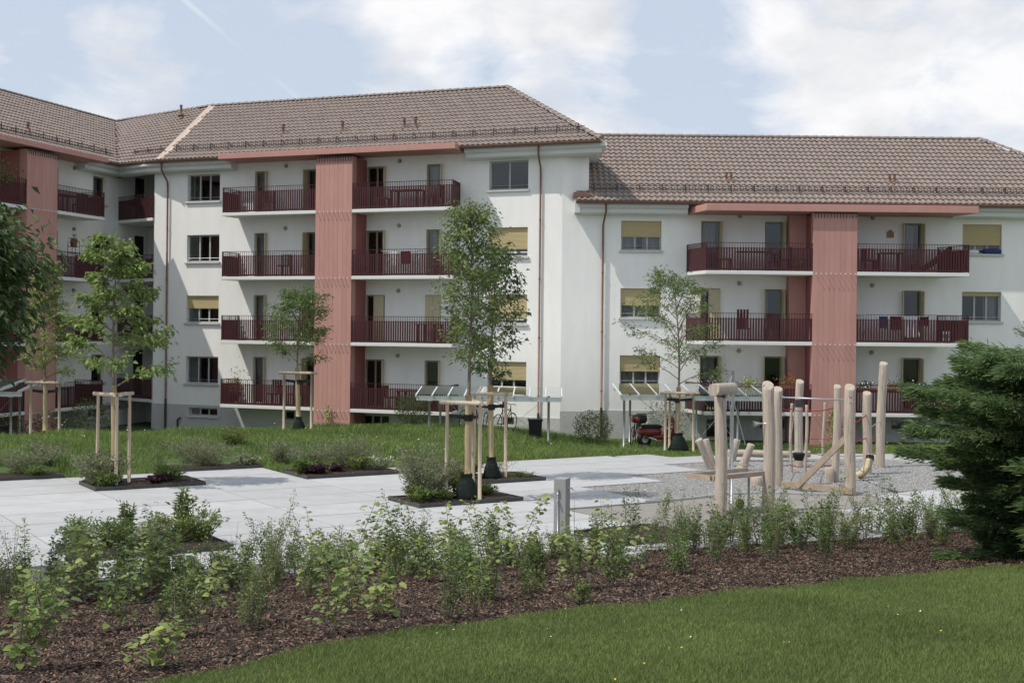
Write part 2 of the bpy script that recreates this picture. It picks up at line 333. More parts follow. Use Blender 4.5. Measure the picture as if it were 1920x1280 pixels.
SANDP = [(2.6, 25.6), (4.4, 24.7), (6.6, 25.9), (9.0, 29.0), (10.6, 31.4), (11.2, 32.6), (9.9, 32.05)] + KERB[::-1][1:] + [cell(1, -1.2), cell(1, -4)]
sand = tag(MB().prism(SANDP, -.2, -.035).build('sand_pit', 'sand'), kind='structure')
kb = MB()
kb.tube([(x, y, -.03) for x, y in [(3.15, 30.35)] + KERB[2:]], .06, 8); tag(kb.build('kerb', 'concrete_grey', smooth=True), kind='structure')
# pebbles
n = 60000; px = RNG.uniform(1, 14, n); py = RNG.uniform(27, 42, n); k = inpoly(px, py, GRAV); px, py = px[k], py[k]; n = len(px)
base = np.array([(1, 0, 0), (0, 1, 0), (-1, 0, 0), (0, -1, 0), (0, 0, .8), (0, 0, -.5)], float)
a = RNG.uniform(0, 6.28, n); sc = RNG.uniform(.010, .026, n)
ca, sa = np.cos(a)[:, None], np.sin(a)[:, None]; ex = RNG.uniform(.7, 1.5, (n, 1))
V = np.stack([(base[:, 0] * ca * ex - base[:, 1] * sa), (base[:, 0] * sa * ex + base[:, 1] * ca), np.repeat(base[None, :, 2], n, 0)], -1) * sc[:, None, None]
V += np.stack([px, py, np.full(n, -.025)], 1)[:, None, :]
F = np.array([(0, 1, 4), (1, 2, 4), (2, 3, 4), (3, 0, 4)]); F = (np.arange(n)[:, None, None] * 6 + F).reshape(-1, 3)
tag(link('gravel', tri_mesh('gravel', V.reshape(-1, 3), F, True), 'pebble'), 'loose grey gravel covering the playground', 'gravel', kind='stuff')
# wood chips on the mulch
n = 800000; px = RNG.uniform(-9, 14, n); py = RNG.uniform(5, 30, n); k = ~is_lawn(px, py) & (edge_dist(px, py) > -.05) & (abs(px) < .46 * py); px, py = px[k], py[k]; n = len(px)
def chips(px, py, zf, n, lmin=.014, lmax=.048):
    P = np.stack([px, py, zf(px, py) + RNG.uniform(.004, .03, n)], 1); a = RNG.uniform(0, 6.28, n); L = RNG.uniform(lmin, lmax, n); W = L * RNG.uniform(.2, .5, n)
    t = RNG.normal(0, .3, n); d = np.stack([np.cos(a), np.sin(a), t], 1) * L[:, None] * .5; s = np.stack([-np.sin(a), np.cos(a), RNG.normal(0, .35, n)], 1) * W[:, None] * .5
    V = np.stack([P - d - s, P + d - s, P + d + s, P - d + s], 1).reshape(-1, 3); k = np.arange(n)[:, None] * 4
    return V, np.concatenate([k + np.array([0, 1, 2]), k + np.array([0, 2, 3])])
V, F = chips(px, py, lambda x, y: gz(x, y) - .03 + .02 * np.sin(x * 5.3) * np.sin(y * 4.1), n)
tag(link('bark_mulch', tri_mesh('bark_mulch', V, F, True), 'chip'), 'brown bark mulch of wood chips on the sloping bed', 'mulch', kind='stuff')
# lawn grass
n = 900000; py = 6 + 15 * RNG.random(n) ** 1.25; px = RNG.uniform(-.43, .43, n) * py; k = is_lawn(px, py); px, py = px[k][:430000], py[k][:430000]; n = len(px)
patch = .8 + .25 * np.sin(px * 1.7 + 1.3 * np.sin(py * 1.1)) * np.sin(py * 1.9 + px * .7)
H = RNG.uniform(.03, .075, n) * patch; P = np.stack([px, py, gz(px, py) - .005], 1)
tag(link('lawn_grass', blade_mesh('lawn_grass', P, H, RNG.uniform(.0035, .007, n), RNG.uniform(.2, .9, n)), 'grass'), 'short mown green lawn grass in the foreground', 'grass', kind='stuff')
# meadow grass
def free(x, y):
    a, b = ab(x, y); i = np.floor(a / SA).astype(int); j = np.floor(b / SB).astype(int)
    pv = np.array([paved(int(p), int(q)) or (int(p), int(q)) in PLANTERS for p, q in zip(i, j)], bool)
    return ~pv & ~inpoly(x, y, PATH_F + PATH_B) & ~inpoly(x, y, GRAV) & ~inpoly(x, y, SANDP) & (b > 3)
n = 330000; py = RNG.uniform(33, 47.6, n); px = RNG.uniform(-.42, .42, n) * py; k = free(px, py); px, py = px[k], py[k]; n = len(px)
tall = .55 + .75 * smooth(-.3, .9, np.sin(px * .9 + np.sin(py * .8) * 1.5) * np.sin(py * 1.1 + px * .4)); tall = tall * (1 - .55 * smooth(1, 5, px))
H = RNG.uniform(.07, .26, n) * tall; P = np.stack([px, py, gz(px, py) - .02], 1)
tag(link('meadow_grass', blade_mesh('meadow_grass', P, H, RNG.uniform(.009, .02, n), RNG.uniform(.15, .8, n)), 'meadow'), 'long unmown meadow grass between plaza and houses', 'grass', kind='stuff')
def flowers(name, label, mat, px, py, hmin, hmax, r):
    n = len(px); V = []; F = []
    z = gz(px, py)
    for i in range(n):
        h = random.uniform(hmin, hmax); k = len(V); rr = r * random.uniform(.6, 1.2); tx, ty = random.uniform(-.4, .4), random.uniform(-.4, .4)
        V.append((px[i], py[i], z[i] + h + .004))
        for q in range(7): t = q * 6.283 / 7; cx, cy = rr * math.cos(t), rr * math.sin(t); V.append((px[i] + cx, py[i] + cy, z[i] + h + cx * tx + cy * ty - .2 * (cy < 0) * rr))
        F += [(k, k + 1 + q, k + 1 + (q + 1) % 7) for q in range(7)]
    tag(link(name, tri_mesh(name, np.array(V), np.array(F)), mat), label, 'flowers', kind='stuff')
def lawnpts(n, y0=7.2, y1=14):
    py = RNG.uniform(y0, y1, n * 3); px = RNG.uniform(-.2, .4, n * 3) * py; k = is_lawn(px, py); return px[k][:n], py[k][:n]
flowers('hawkbit', 'tiny yellow flowers scattered over the foreground lawn', 'petal_yellow', *lawnpts(16), .05, .08, .009)
flowers('daisy', 'tiny white daisies in the right of the lawn', 'petal_white', *lawnpts(12), .05, .07, .008)
py = RNG.uniform(36, 46, 500); px = RNG.uniform(-.42, .3, 500) * py; k = free(px, py); px, py = px[k][:70], py[k][:70]
flowers('yarrow', 'white wild flower heads dotted through the meadow grass', 'petal_white', px, py, .15, .3, .022)

# ================================================================ THE APARTMENT BLOCKS
CAMP = Vector((0, 0, 4))
def wall_open(mb, x0, x1, z0, z1, ops, y=0, depth=.2):
    xs = sorted({x0, x1} | {v for o in ops for v in (o[0], o[1]) if x0 < v < x1}); zs = sorted({z0, z1} | {v for o in ops for v in (o[2], o[3]) if z0 < v < z1})
    for a, b in zip(xs, xs[1:]):
        for c, d in zip(zs, zs[1:]):
            mx_, mz_ = (a + b) / 2, (c + d) / 2
            if any(o[0] < mx_ < o[1] and o[2] < mz_ < o[3] for o in ops): continue
            mb.quad((a, y, c), (b, y, c), (b, y, d), (a, y, d))
    for a, b, c, d in ops:
        e = y + depth
        mb.quad((a, y, c), (a, e, c), (a, e, d), (a, y, d)); mb.quad((b, y, c), (b, y, d), (b, e, d), (b, e, c))
        mb.quad((a, y, d), (a, e, d), (b, e, d), (b, y, d)); mb.quad((a, y, c), (b, y, c), (b, e, c), (a, e, c))
def frame_mesh(mb, x0, x1, z0, z1, y, t, nm, dp=.06):
    mb.box(x0, x0 + t, y, y + dp, z0, z1); mb.box(x1 - t, x1, y, y + dp, z0, z1)
    mb.box(x0 + t, x1 - t, y, y + dp, z1 - t, z1); mb.box(x0 + t, x1 - t, y, y + dp, z0, z0 + t)
    wd = (x1 - x0 - 2 * t); st = []
    for k in range(1, nm): xm = x0 + t + wd * k / nm; mb.box(xm - t * .6, xm + t * .6, y + .004, y + dp - .004, z0 + t, z1 - t); st.append(xm)
    return [x0 + t] + st + [x1 - t]
def curtain(parent, x0, x1, z0, z1, y):
    n = max(6, int((x1 - x0) / .035)); mb = MB(); ph = random.uniform(0, 6)
    pts = [(x0 + (x1 - x0) * k / n, y + .025 * math.sin(k * 1.35 + ph) + .012 * math.sin(k * .6)) for k in range(n + 1)]
    for (a, b), (c, d) in zip(pts, pts[1:]): mb.quad((a, b, z0), (c, d, z0), (c, d, z1), (a, b, z1))
    mb.build('curtain', 'curtain', parent, True)
def window(b, x0, x1, z0, z1, blind=0, cur=(), panes=3, sill=True, rail=True, y=.13, fm='frame_grey', bm='sill'):
    mb = MB(); xs = frame_mesh(mb, x0 + .003, x1 - .003, z0 + .003, z1 - .003, y, .055, panes); f = mb.build('window', fm, b)
    for a, c in zip(xs, xs[1:]):
        tw = random.uniform(-.004, .004)
        MB().quad((a, y + .03, z0 + .05), (c, y + .03 + tw, z0 + .05), (c, y + .03 + tw, z1 - .05), (a, y + .03, z1 - .05)).build('pane', 'glass', f)
    for a, c in cur: curtain(f, x0 + (x1 - x0) * a, x0 + (x1 - x0) * c, z0 + .02, z1 - .02, y + .2)
    if sill: bevel(MB().box(x0 - .07, x1 + .07, -.09, y, z0 - .075, z0 + .002).build('sill', bm, f), .008)
    if rail: MB().tube([(x0, .05, z0 + .16), (x1, .05, z0 + .16)], .009, 6).build('guard_rail', 'steel', f)
    if blind:
        mb = MB(); h = (z1 - z0) * blind; ns = max(2, int(h / .045))
        for k in range(ns):
            za, zb = z1 - h + h * k / ns, z1 - h + h * (k + 1) / ns; zm = (za + zb) / 2
            mb.quad((x0 + .01, .092, za), (x1 - .01, .092, za), (x1 - .01, .083, zm), (x0 + .01, .083, zm)); mb.quad((x0 + .01, .083, zm), (x1 - .01, .083, zm), (x1 - .01, .092, zb), (x0 + .01, .092, zb))
        mb.box(x0 + .012, x1 - .012, .078, .1, z1 - h - .025, z1 - h); mb.build('roller_blind', 'blind', f)
    return f
def door(b, x0, x1, z0, z1, sh='LR', cur=None, closed=0, sm='shutter'):
    mb = MB(); nm = 2 if x1 - x0 > .75 else 1; y = .12
    xs = frame_mesh(mb, x0 + .003, x1 - .003, z0, z1 - .003, y, .06, nm); f = mb.build('balcony_door', 'frame_olive', b)
    for a, c in zip(xs, xs[1:]): MB().quad((a, y + .03, z0 + .06), (c, y + .03, z0 + .06), (c, y + .03, z1 - .06), (a, y + .03, z1 - .06)).build('pane', 'glass', f)
    if cur: curtain(f, x0 + (x1 - x0) * cur[0], x0 + (x1 - x0) * cur[1], z0, z1 - .03, y + .22)
    def leaf(xa, ya, xb, yb): bevel(MB().bar((xa, ya, (z0 + z1) / 2), (xb, yb, (z0 + z1) / 2), .035, z1 - z0 - .05).build('shutter', sm, f), .006)
    if closed:
        xm = x0 + (x1 - x0) * .5
        if closed > .9: leaf(x0 + .01, -.015, xm - .005, -.015); leaf(xm + .005, -.015, x1 - .01, -.015)
        else: leaf(x1 - (x1 - x0) * closed, -.015, x1 - .01, -.06); leaf(x0 + .02, .02, x0 - .03, -.2)
    else:
        if 'L' in sh: leaf(x0 + .02, .05, x0 - .03, -.24)
        if 'R' in sh: leaf(x1 - .02, .05, x1 + .03, -.24)
    return f
slat_me = MB().box(-.031, .031, -.007, .007, .05, .84).box(-.006, .006, -.006, .006, .84, 1.0).mesh('slat'); slat_me.materials.append(MATS['maroon'])
SLATS = {}
def balcony(b, path, slab, zb, pitch=(.1,), label=None):
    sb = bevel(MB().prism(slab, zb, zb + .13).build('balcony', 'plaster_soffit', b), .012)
    if label: sb['label'] = label
    MB().prism([(x * .985 + slab[0][0] * .015, y * .97) for x, y in slab], zb + .131, zb + .14).build('balcony_floor', 'concrete_grey', sb) if abs(slab[0][1]) < 3 and len(slab) == 4 and slab[0][0] > -8 else None
    z = zb + .13; rest = MB()
    for q, (p, r) in enumerate(zip(path, path[1:])):
        p = Vector(p); r = Vector(r); L = (r - p).length; d = (r - p) / L; pt = pitch[min(q, len(pitch) - 1)]; n = int(L / pt); a = math.atan2(d.y, d.x)
        for k in range(n):
            c = p + d * (L * (k + .5) / n)
            if SLATS.get(b, 0) < 300:
                o = bpy.data.objects.new('slat', slat_me); COL.objects.link(o); o.parent = sb; o.location = (c.x, c.y, z); o.rotation_euler = (0, 0, a); SLATS[b] = SLATS.get(b, 0) + 1
            else:
                s = Matrix.Translation((c.x, c.y, z)) @ Matrix.Rotation(a, 4, 'Z')
                rest.add([s @ v.co for v in slat_me.vertices], [tuple(f.vertices) for f in slat_me.polygons])
    if rest.v: tag(rest.build('slats', 'maroon', sb), kind='stuff')
    mb = MB()
    for p, r in zip(path, path[1:]): mb.bar((p[0], p[1], z + 1.01), (r[0], r[1], z + 1.01), .04, .018); mb.bar((p[0], p[1], z + .06), (r[0], r[1], z + .06), .012, .06); mb.bar((p[0], p[1], z + .82), (r[0], r[1], z + .82), .02, .02)
    for p in path: mb.bar((p[0], p[1], z), (p[0], p[1], z + 1.02), .03, .03)
    mb.build('top_rail', 'maroon', sb)
    return sb
pin_me = MB().tube([(0, -.03, 0), (0, -.155, 0), (0, -.156, 0), (0, -.175, 0)], [.012, .012, .024, .024], 8).mesh('pin'); pin_me.materials.append(MATS['steel_white'])
def pillar(b, x0, x1, yf, z1, levels, fin):
    p = MB().box(x0 + .03, x1 - .03, yf, yf + .32, -.6, z1 - .03).build('pillar', 'red', b)
    n = 8; wd = (x1 - x0) / n; zz = [-.6] + [z + .06 for z in levels] + [z1]
    for k in range(n):
        for za, zb in zip(zz, zz[1:]):
            o = bevel(MB().box(x0 + wd * k + .002, x0 + wd * (k + 1) - .002, yf - .012 - random.uniform(0, .002), yf - .002, za + .002, zb - .002).build('board', 'red', p), .002)
    for s in (0, 1):
        for za, zb in zip(zz, zz[1:]):
            xa = x0 if s == 0 else x1 - .028
            MB().box(xa, xa + .028, yf + .002, yf + .33, za + .004, zb - .004).build('board', 'red', p)
    for z in levels:
        for k in range(9):
            o = bpy.data.objects.new('pin', pin_me); COL.objects.link(o); o.parent = p; o.location = (x0 + (x1 - x0) * (k + .5) / 9, yf, z + .05)
    mb = MB()
    for k in range(14): x = x0 + (x1 - x0) * (k + .5) / 14; mb.box(x - .012, x + .012, yf - .05, yf - .036, z1 - .2, z1 - .05)
    mb.box(x0 + .01, x1 - .01, yf - .06, yf + .3, z1 - .04, z1); mb.build('vent_strip', 'iron', p)
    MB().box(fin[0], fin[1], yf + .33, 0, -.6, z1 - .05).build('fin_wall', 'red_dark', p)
    return p
# roof tiles
TW, TL = .215, .345
us = [0, .14, .32, .52, .74, 1.0]; hs = [.010, .036, .052, .036, .006, 0]
vs_ = []
for v, off in ((-.02, -.065), (-.02, .016), (TL + .03, -.036)):
    for u, h in zip(us, hs): vs_.append((u * TW, v, h + off + .03))
fs_ = [(k, k + 1, 7 + k, 6 + k) for k in range(5)] + [(6 + k, 7 + k, 13 + k, 12 + k) for k in range(5)]
tile_me = MB().add(vs_, fs_).mesh('tile'); tile_me.materials.append(MATS['tile'])
def tile_field(e0, e1, r0, r1, ze, zr, poly):
    e0, e1, r0, r1 = map(Vector, (e0, e1, r0, r1)); a = (e1 - e0).normalized(); nn = Vector((-a.y, a.x)); rd = (r1 - r0).normalized(); rn = Vector((-rd.y, rd.x))
    run = (r0 - e0).dot(nn); run = (run + (r1 - e1).dot(nn)) / 2; pitch = math.atan2(zr - ze, run); rows = int(run / (TL * math.cos(pitch))) + 1
    lo = min((p - e0).dot(a) for p in (e0, e1, r0, r1)); hi = max((p - e0).dot(a) for p in (e0, e1, r0, r1)); out = []
    cols = int((hi - lo) / TW) + 2
    for r in range(rows):
        d = r * TL * math.cos(pitch)
        for c in range(cols):
            p = e0 + a * (lo + c * TW) + nn * d; m = p + a * TW * .5 + nn * .12
            if not inpoly(np.array([m.x]), np.array([m.y]), poly)[0]: continue
            dr = (r0 - p).dot(rn); t = d / max(.01, d + dr)
            up = Vector((nn.x * math.cos(pitch), nn.y * math.cos(pitch), math.sin(pitch))); A3 = Vector((a.x, a.y, 0)); nr = A3.cross(up)
            mt = Matrix((A3, up, nr)).transposed().to_4x4(); j = random.gauss(0, .003)
            mt.translation = Vector((p.x, p.y, ze + (zr - ze) * min(t, 1.02) + j)); out.append(mt)
    return out
def place_tiles(roof, root, mats, limit=300):
    rm = Matrix.Translation(root.location) @ root.rotation_euler.to_matrix().to_4x4()
    def vis(m): q = (rm @ m).translation; u = q.x / q.y; return (q - CAMP).length + (100 if abs(u) > .39 else 0)
    mats.sort(key=vis)
    for m in mats[:limit]:
        o = bpy.data.objects.new('tile', tile_me); COL.objects.link(o); o.parent = roof; o.matrix_basis = m
    if len(mats) > limit:
        base = np.array([v.co for v in tile_me.vertices]); fa = np.array([tuple(f.vertices) for f in tile_me.polygons]); A = np.array([np.array(m) for m in mats[limit:]])
        V = np.einsum('nij,kj->nki', A[:, :3, :3], base) + A[:, None, :3, 3]; F = (np.arange(len(A))[:, None, None] * len(base) + fa).reshape(-1, 4)
        me = tri_mesh('tiles', V.reshape(-1, 3), F, True); tag(link('tiles', me, 'tile', roof), kind='stuff')
rt = MB(); pr = [(math.cos(t) * .105, math.sin(t) * .085) for t in [math.pi * k / 6 for k in range(7)]]
rv = [(x * s, y0, z * s + o) for y0, s, o in ((0, 1.12, .01), (.06, 1.1, .008), (.40, .95, 0)) for x, z in pr]
rt.add(rv, [(r * 7 + k, r * 7 + k + 1, r * 7 + 8 + k, r * 7 + 7 + k) for r in range(2) for k in range(6)] + [tuple(range(7))]); ridge_me = rt.mesh('ridge_tile'); ridge_me.materials.append(MATS['tile'])
def ridge_line(roof, a, b):
    a, b = Vector(a), Vector(b); d = (b - a); L = d.length; d /= L; n = max(1, int(L / .36)); x = d.cross(Vector((0, 0, 1))).normalized(); z = x.cross(d)
    for k in range(n):
        m = Matrix((x, d, z)).transposed().to_4x4(); m.translation = a + d * (L * k / n) + z * .02
        o = bpy.data.objects.new('ridge_tile', ridge_me); COL.objects.link(o); o.parent = roof; o.matrix_basis = m
def snow_guard(roof, p, q, up):
    p, q, up = Vector(p), Vector(q), Vector(up); mb = MB(); L = (q - p).length; z = Vector((0, 0, 1))
    for h in (.10, .24): mb.tube([p + z * h, q + z * h], .013, 5)
    for k in range(int(L / .11)): c = p + (q - p) * (k / int(L / .11)); mb.bar(c + z * .07, c + z * .25, .014, .014)
    for k in range(int(L / .85) + 1): c = p + (q - p) * min(1, (k * .85 + .1) / L); mb.bar(c, c + z * .33, .03, .03); mb.bar(c + z * .25, c + up * .35 + z * .04, .03, .02)
    mb.build('snow_guard', 'iron', roof)
def gutter(b, pts, r=.075):
    mb = MB()
    for p, q in zip(pts, pts[1:]):
        p, q = Vector(p), Vector(q); d = (q - p).normalized(); s = d.cross(Vector((0, 0, 1))); k = [s * math.cos(t) * r + Vector((0, 0, math.sin(t) * r)) for t in [math.pi + math.pi * i / 7 for i in range(8)]]
        k = k + [v * .9 for v in reversed(k)]; n = len(k)
        mb.add([p + v for v in k] + [q + v for v in k], [(i, (i + 1) % n, n + (i + 1) % n, n + i) for i in range(n)])
        mb.tube([p + s * r, q + s * r], .012, 6); mb.tube([p - s * r, q - s * r], .012, 6)
    mb.build('gutter', 'copper', b, True)
def downpipe(b, x, z_top, zp, yg=-.68, dx=-.12):
    dx -= .1; mb = MB(); mb.tube([(x, yg, z_top), (x, yg, z_top - .32), (x + dx * .5 + .05, -.42, z_top - .52), (x + .1 + dx, -.11, z_top - .75), (x + .1 + dx, -.09, z_top - 1), (x + .1 + dx, -.09, zp)], .038, 8)
    for z in np.arange(zp + .6, z_top - 1, 2.2): mb.tube([(x + .1 + dx, -.09, z), (x + .1 + dx, -.09, z + .04)], .05, 8)
    p = mb.build('downpipe', 'copper', b, True); MB().tube([(x + .1 + dx, -.09, -.4), (x + .1 + dx, -.09, zp)], .05, 8).build('standpipe', 'iron', p)
def vent(roof, x, y, z, h=.42, r=.05):
    o = MB().tube([(x, y, z), (x, y, z + h)], r, 10).tube([(x, y, z + h - .07), (x, y, z + h + .03)], r * 1.35, 10).lathe([(.16, z - .06), (.09, z + .06)], (x, y, 0)).build('vent_pipe', 'iron_red', roof, True)
def wall_lamp(b, x, z): MB().tube([(x, -.0, z), (x, -.03, z), (x, -.1, z - .005)], [.075, .085, .06], 12).build('wall_lamp', 'lamp', b, True)
def strip(mb, path, y_in, prof):   # sweep a profile of (outward offset, z) along a plan path with mitred corners
    path = [Vector(p) for p in path]; n = len(path); rings = []
    for i, p in enumerate(path):
        d0 = (path[i] - path[i - 1]).normalized() if i else None; d1 = (path[i + 1] - path[i]).normalized() if i < n - 1 else None
        d = (d0 + d1).normalized() if d0 and d1 else (d0 or d1); nn = Vector((d.y, -d.x)); k = 1 / max(.4, nn.dot(Vector(((d1 or d0).y, -(d1 or d0).x))))
        rings.append([(p.x + nn.x * o * k, p.y + nn.y * o * k, z) for o, z in prof])
    m = len(prof); v = [q for r in rings for q in r]
    f = [(i * m + k, i * m + (k + 1) % m, (i + 1) * m + (k + 1) % m, (i + 1) * m + k) for i in range(n - 1) for k in range(m)]
    mb.add(v, f + [tuple(range(m)), tuple((n - 1) * m + k for k in reversed(range(m)))]); return mb
def corn_prof(z): return [(-.05, z - .46), (.34, z - .46), (.46, z - .40), (.46, z - .27), (.50, z - .255), (.62, z - .2), (.62, z - .07), (-.05, z - .07)]
ZE, ZR = 10.87, 13.98

# ---------------- middle block
mid = thing('apartment_building', 'four storey white block with red pillar, hipped tile roof and chamfered corner, in the middle', 'building', (-7.29, 52.11, 0), rad(-21.8))
mi = (Matrix.Translation(mid.location) @ Matrix.Rotation(rad(-21.8), 4, 'Z')).inverted()
def loc(m, x, y): q = m @ Vector((x, y, 0)); return (q.x, q.y)
C1, C2 = loc(mi, -17.285, 57.07), (-8.58, 0.0)
B1, B2 = loc(mi, -17.285 + .283 * 2.3, 57.07 + .959 * 2.3), (-8.58, 2.3)
lv = [.70, 3.27, 5.84, 8.42]; hd = [2.70, 5.24, 7.78, 10.31]
ops = []; wins = []; doors = []
for k in range(4):
    ops += [(-6.9, -5.29, hd[k] - 1.13, hd[k]), (6.85, 8.45, hd[k] + .05 - 1.11, hd[k] + .05)]
    for a, c in ((-3.6, -2.98), (-1.15, -.45), (1.57, 2.44), (4.21, 4.88)): ops.append((a, c, lv[k] + .13, hd[k] + .03))
mb = MB(); wall_open(mb, -8.58, 9.82, .68, 10.9, ops)
mb.quad((9.82, 0, .68), (10.73, .364, .68), (10.73, .364, 10.9), (9.82, 0, 10.9)); mb.quad((10.73, .364, -.6), (7.68, 7.98, -.6), (7.68, 7.98, 10.9), (10.73, .364, 10.9))
mb.quad((7.68, 7.98, -.6), (-14, 8.6, -.6), (-14, 8.6, 10.9), (7.68, 7.98, 10.9)); mb.quad((-8.58, 0, -.6), (-8.58, 2.3, -.6), (-8.58, 2.3, 10.9), (-8.58, 0, 10.9))
mb.quad((*C1, -.6), (*B1, -.6), (*B1, 10.9), (*C1, 10.9))
bd = Vector(B2) - Vector(B1); bL = bd.length; bu = bd / bL
mb.quad((*B1, -.6), (*B2, -.6), (*B2, 10.9), (*B1, 10.9))
mb.build('wall', 'plaster', mid)
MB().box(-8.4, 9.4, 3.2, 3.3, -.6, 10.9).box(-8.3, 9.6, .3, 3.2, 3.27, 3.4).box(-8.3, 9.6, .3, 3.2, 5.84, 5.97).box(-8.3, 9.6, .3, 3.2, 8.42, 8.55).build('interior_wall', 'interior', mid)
bops = [(-6.7, -5.29, .22, .56), (7.56, 7.98, .33, .66), (1.5, 2.7, .1, .55), (-2.1, -1.6, .2, .6)]
mb = MB(); wall_open(mb, -8.6, 9.82, -.8, .68, bops, -.025); mb.quad((-8.6, -.025, .68), (9.82, -.025, .68), (9.82, .02, .68), (-8.6, .02, .68))
mb.quad((9.82, -.025, -.8), (10.73, .339, -.8), (10.73, .339, .95), (9.82, -.025, .95)); mb.quad((-8.6, -.025, -.8), (-8.6, 2.3, -.8), (-8.6, 2.3, .68), (-8.6, -.025, .68)); mb.build('plinth', 'plinth', mid)
window(mid, *bops[0], panes=3, rail=False, y=.1); window(mid, *bops[1], panes=1, rail=False, y=.1); window(mid, *bops[2], panes=3, rail=False, y=.1); window(mid, *bops[3], panes=1, rail=False, y=.1)
cfgL = [(0, [(0, .35)]), (.45, [(.1, .3)]), (0, []), (0, [(0, .1)])]; cfgR = [(.6, []), (.8, []), (.72, [(.45, .6), (.75, 1)]), (0, [])]
for k in range(4):
    window(mid, -6.9, -5.29, hd[k] - 1.13, hd[k], *cfgL[k]); window(mid, 6.85, 8.45, hd[k] + .05 - 1.11, hd[k] + .05, cfgR[k][0], cfgR[k][1], panes=3 if k < 3 else 2)
    z0, z1 = lv[k] + .13, hd[k] + .03
    door(mid, -3.6, -2.98, z0, z1, 'R', (0, .9)); door(mid, -1.15, -.45, z0, z1, 'L')
    door(mid, 1.57, 2.44, z0, z1, 'LR', None, closed=.55 if k == 1 else 0); door(mid, 4.21, 4.88, z0, z1, 'R', (.0, .5) if k > 1 else None, closed=1 if k == 1 else 0)
    wall_lamp(mid, -2.1, hd[k] + .2); wall_lamp(mid, 3.05, hd[k] + .2)
for k in range(4):
    balcony(mid, [(1.62, -1.2), (5.88, -1.2), (5.64, -.01)], [(1.6, -1.23), (5.92, -1.23), (5.67, 0), (1.6, 0)], lv[k], (.098, .066))
for k in range(4):
    balcony(mid, [(-4.32, -.01), (-4.31, -1.2), (0, -1.2)], [(-4.35, -1.23), (0.02, -1.23), (.02, 0), (-4.36, 0)], lv[k], (.066, .098))
for k in range(4):
    slab = [C1, C2, B2, B1]; nrm = Vector((C2[1] - C1[1], C1[0] - C2[0])).normalized() * .05
    balcony(mid, [(C1[0] + nrm.x, C1[1] + nrm.y), (C2[0] + nrm.x - .03, C2[1] + nrm.y)], [(C1[0] + nrm.x * 1.5, C1[1] + nrm.y * 1.5), (C2[0] - .01 + nrm.x * 1.5, C2[1] + nrm.y * 1.5), (B2[0] - .01, B2[1] - .02), (B1[0], B1[1] - .02)], lv[k], (.09,))
pillar(mid, 0, 1.62, -1.22, 10.62, lv, (1.02, 1.6))
bevel(MB().prism([(-4.42, .04), (-4.42, -1.42), (6.06, -1.42), (5.82, .04)], 10.70, 10.92).build('canopy', 'red', mid), .01)
cp = MB(); cu = Vector(C2) - Vector(C1)
strip(cp, [(C1[0] - .02, C1[1]), C2, (-4.43, 0)], 0, corn_prof(ZE)); cp.build('cornice', 'cornice', mid); strip(MB(), [(6.06, 0), (10.82, 0), (10.08, 1.86)], 0, corn_prof(ZE)).build('cornice', 'cornice', mid)
Ve, Vr = (-7.8, -.7), (-8.65, 4.3); Ue = loc(mi, -16.942, 55.758); Ur = loc(mi, -19.663, 64.203); Er, Rr = (11.53, -.7), (5.78, 4.3)
rf = MB().add([(*Ve, ZE), (*Er, ZE), (*Rr, ZR), (*Vr, ZR), (7.7, 9.3, ZE), (-14, 9.3, ZE), (*Ue, ZE), (*Ur, ZR), (-22, 9.3, ZE)],
              [(0, 1, 2, 3), (1, 4, 2), (4, 5, 3, 2), (6, 0, 3), (6, 3, 7), (3, 5, 8, 7)]).build('roof', 'roof_base', mid)
tm = tile_field(Ve, Er, Vr, Rr, ZE, ZR, [(Ve[0] + .12, Ve[1] - .1), (11.5, -.8), (Rr[0], 4.3), (Vr[0] + .12, 4.3)])
tm += tile_field(Ue, Ve, Ur, Vr, ZE, ZR, [(Ue[0] + .1, Ue[1] - .1), (Ve[0] - .12, Ve[1] - .1), (Vr[0] - .12, 4.35), (Ur[0] + .1, Ur[1])])
place_tiles(rf, mid, tm)
ridge_line(rf, (*Rr, ZR), (*Vr, ZR)); ridge_line(rf, (*Vr, ZR), (*Ur, ZR)); ridge_line(rf, (11.53, -.7, ZE + .03), (*Rr, ZR + .03))
fl = MB()
def flash(mb, a, b, wd, up=.05):
    a, b = Vector(a), Vector(b); s = (b - a).cross(Vector((0, 0, 1))).normalized() * wd; z = Vector((0, 0, up)); mb.add([a - s + z * 1.7, b - s + z * 1.7, b + z * .9, a + z * .9, b + s + z * 1.7, a + s + z * 1.7], [(0, 1, 2, 3), (3, 2, 4, 5)])
flash(fl, (*Ve, ZE), (*Vr, ZR), .17); fl.build('valley_flashing', 'copper_pale', rf)
fl = MB(); flash(fl, (*Ue, ZE), (*Ur, ZR), .13); fl.build('valley_flashing', 'copper_pale', rf)
sd = .6; tz = (ZR - ZE) / 5 * sd
snow_guard(rf, (-7.5, -.7 + sd, ZE + tz + .03), (10.7, -.7 + sd, ZE + tz + .03), (0, .85, .52)); ud = Vector(Ve) - Vector(Ue); un = Vector((-ud.y, ud.x)).normalized() * sd
snow_guard(rf, (Ue[0] + un.x + .2, Ue[1] + un.y, ZE + tz), (Ve[0] + un.x - .25, Ve[1] + un.y, ZE + tz), (0, .85, .52))
for x, y in ((-2.89, 1.0), (-.09, 1.0), (2.72, 1.0), (3.22, 1.0), (-9.9, 3.6)): vent(rf, x, y, ZE + (ZR - ZE) / 5 * (y + .7))
wd0 = (Vector(B1) - Vector(C1)).normalized()
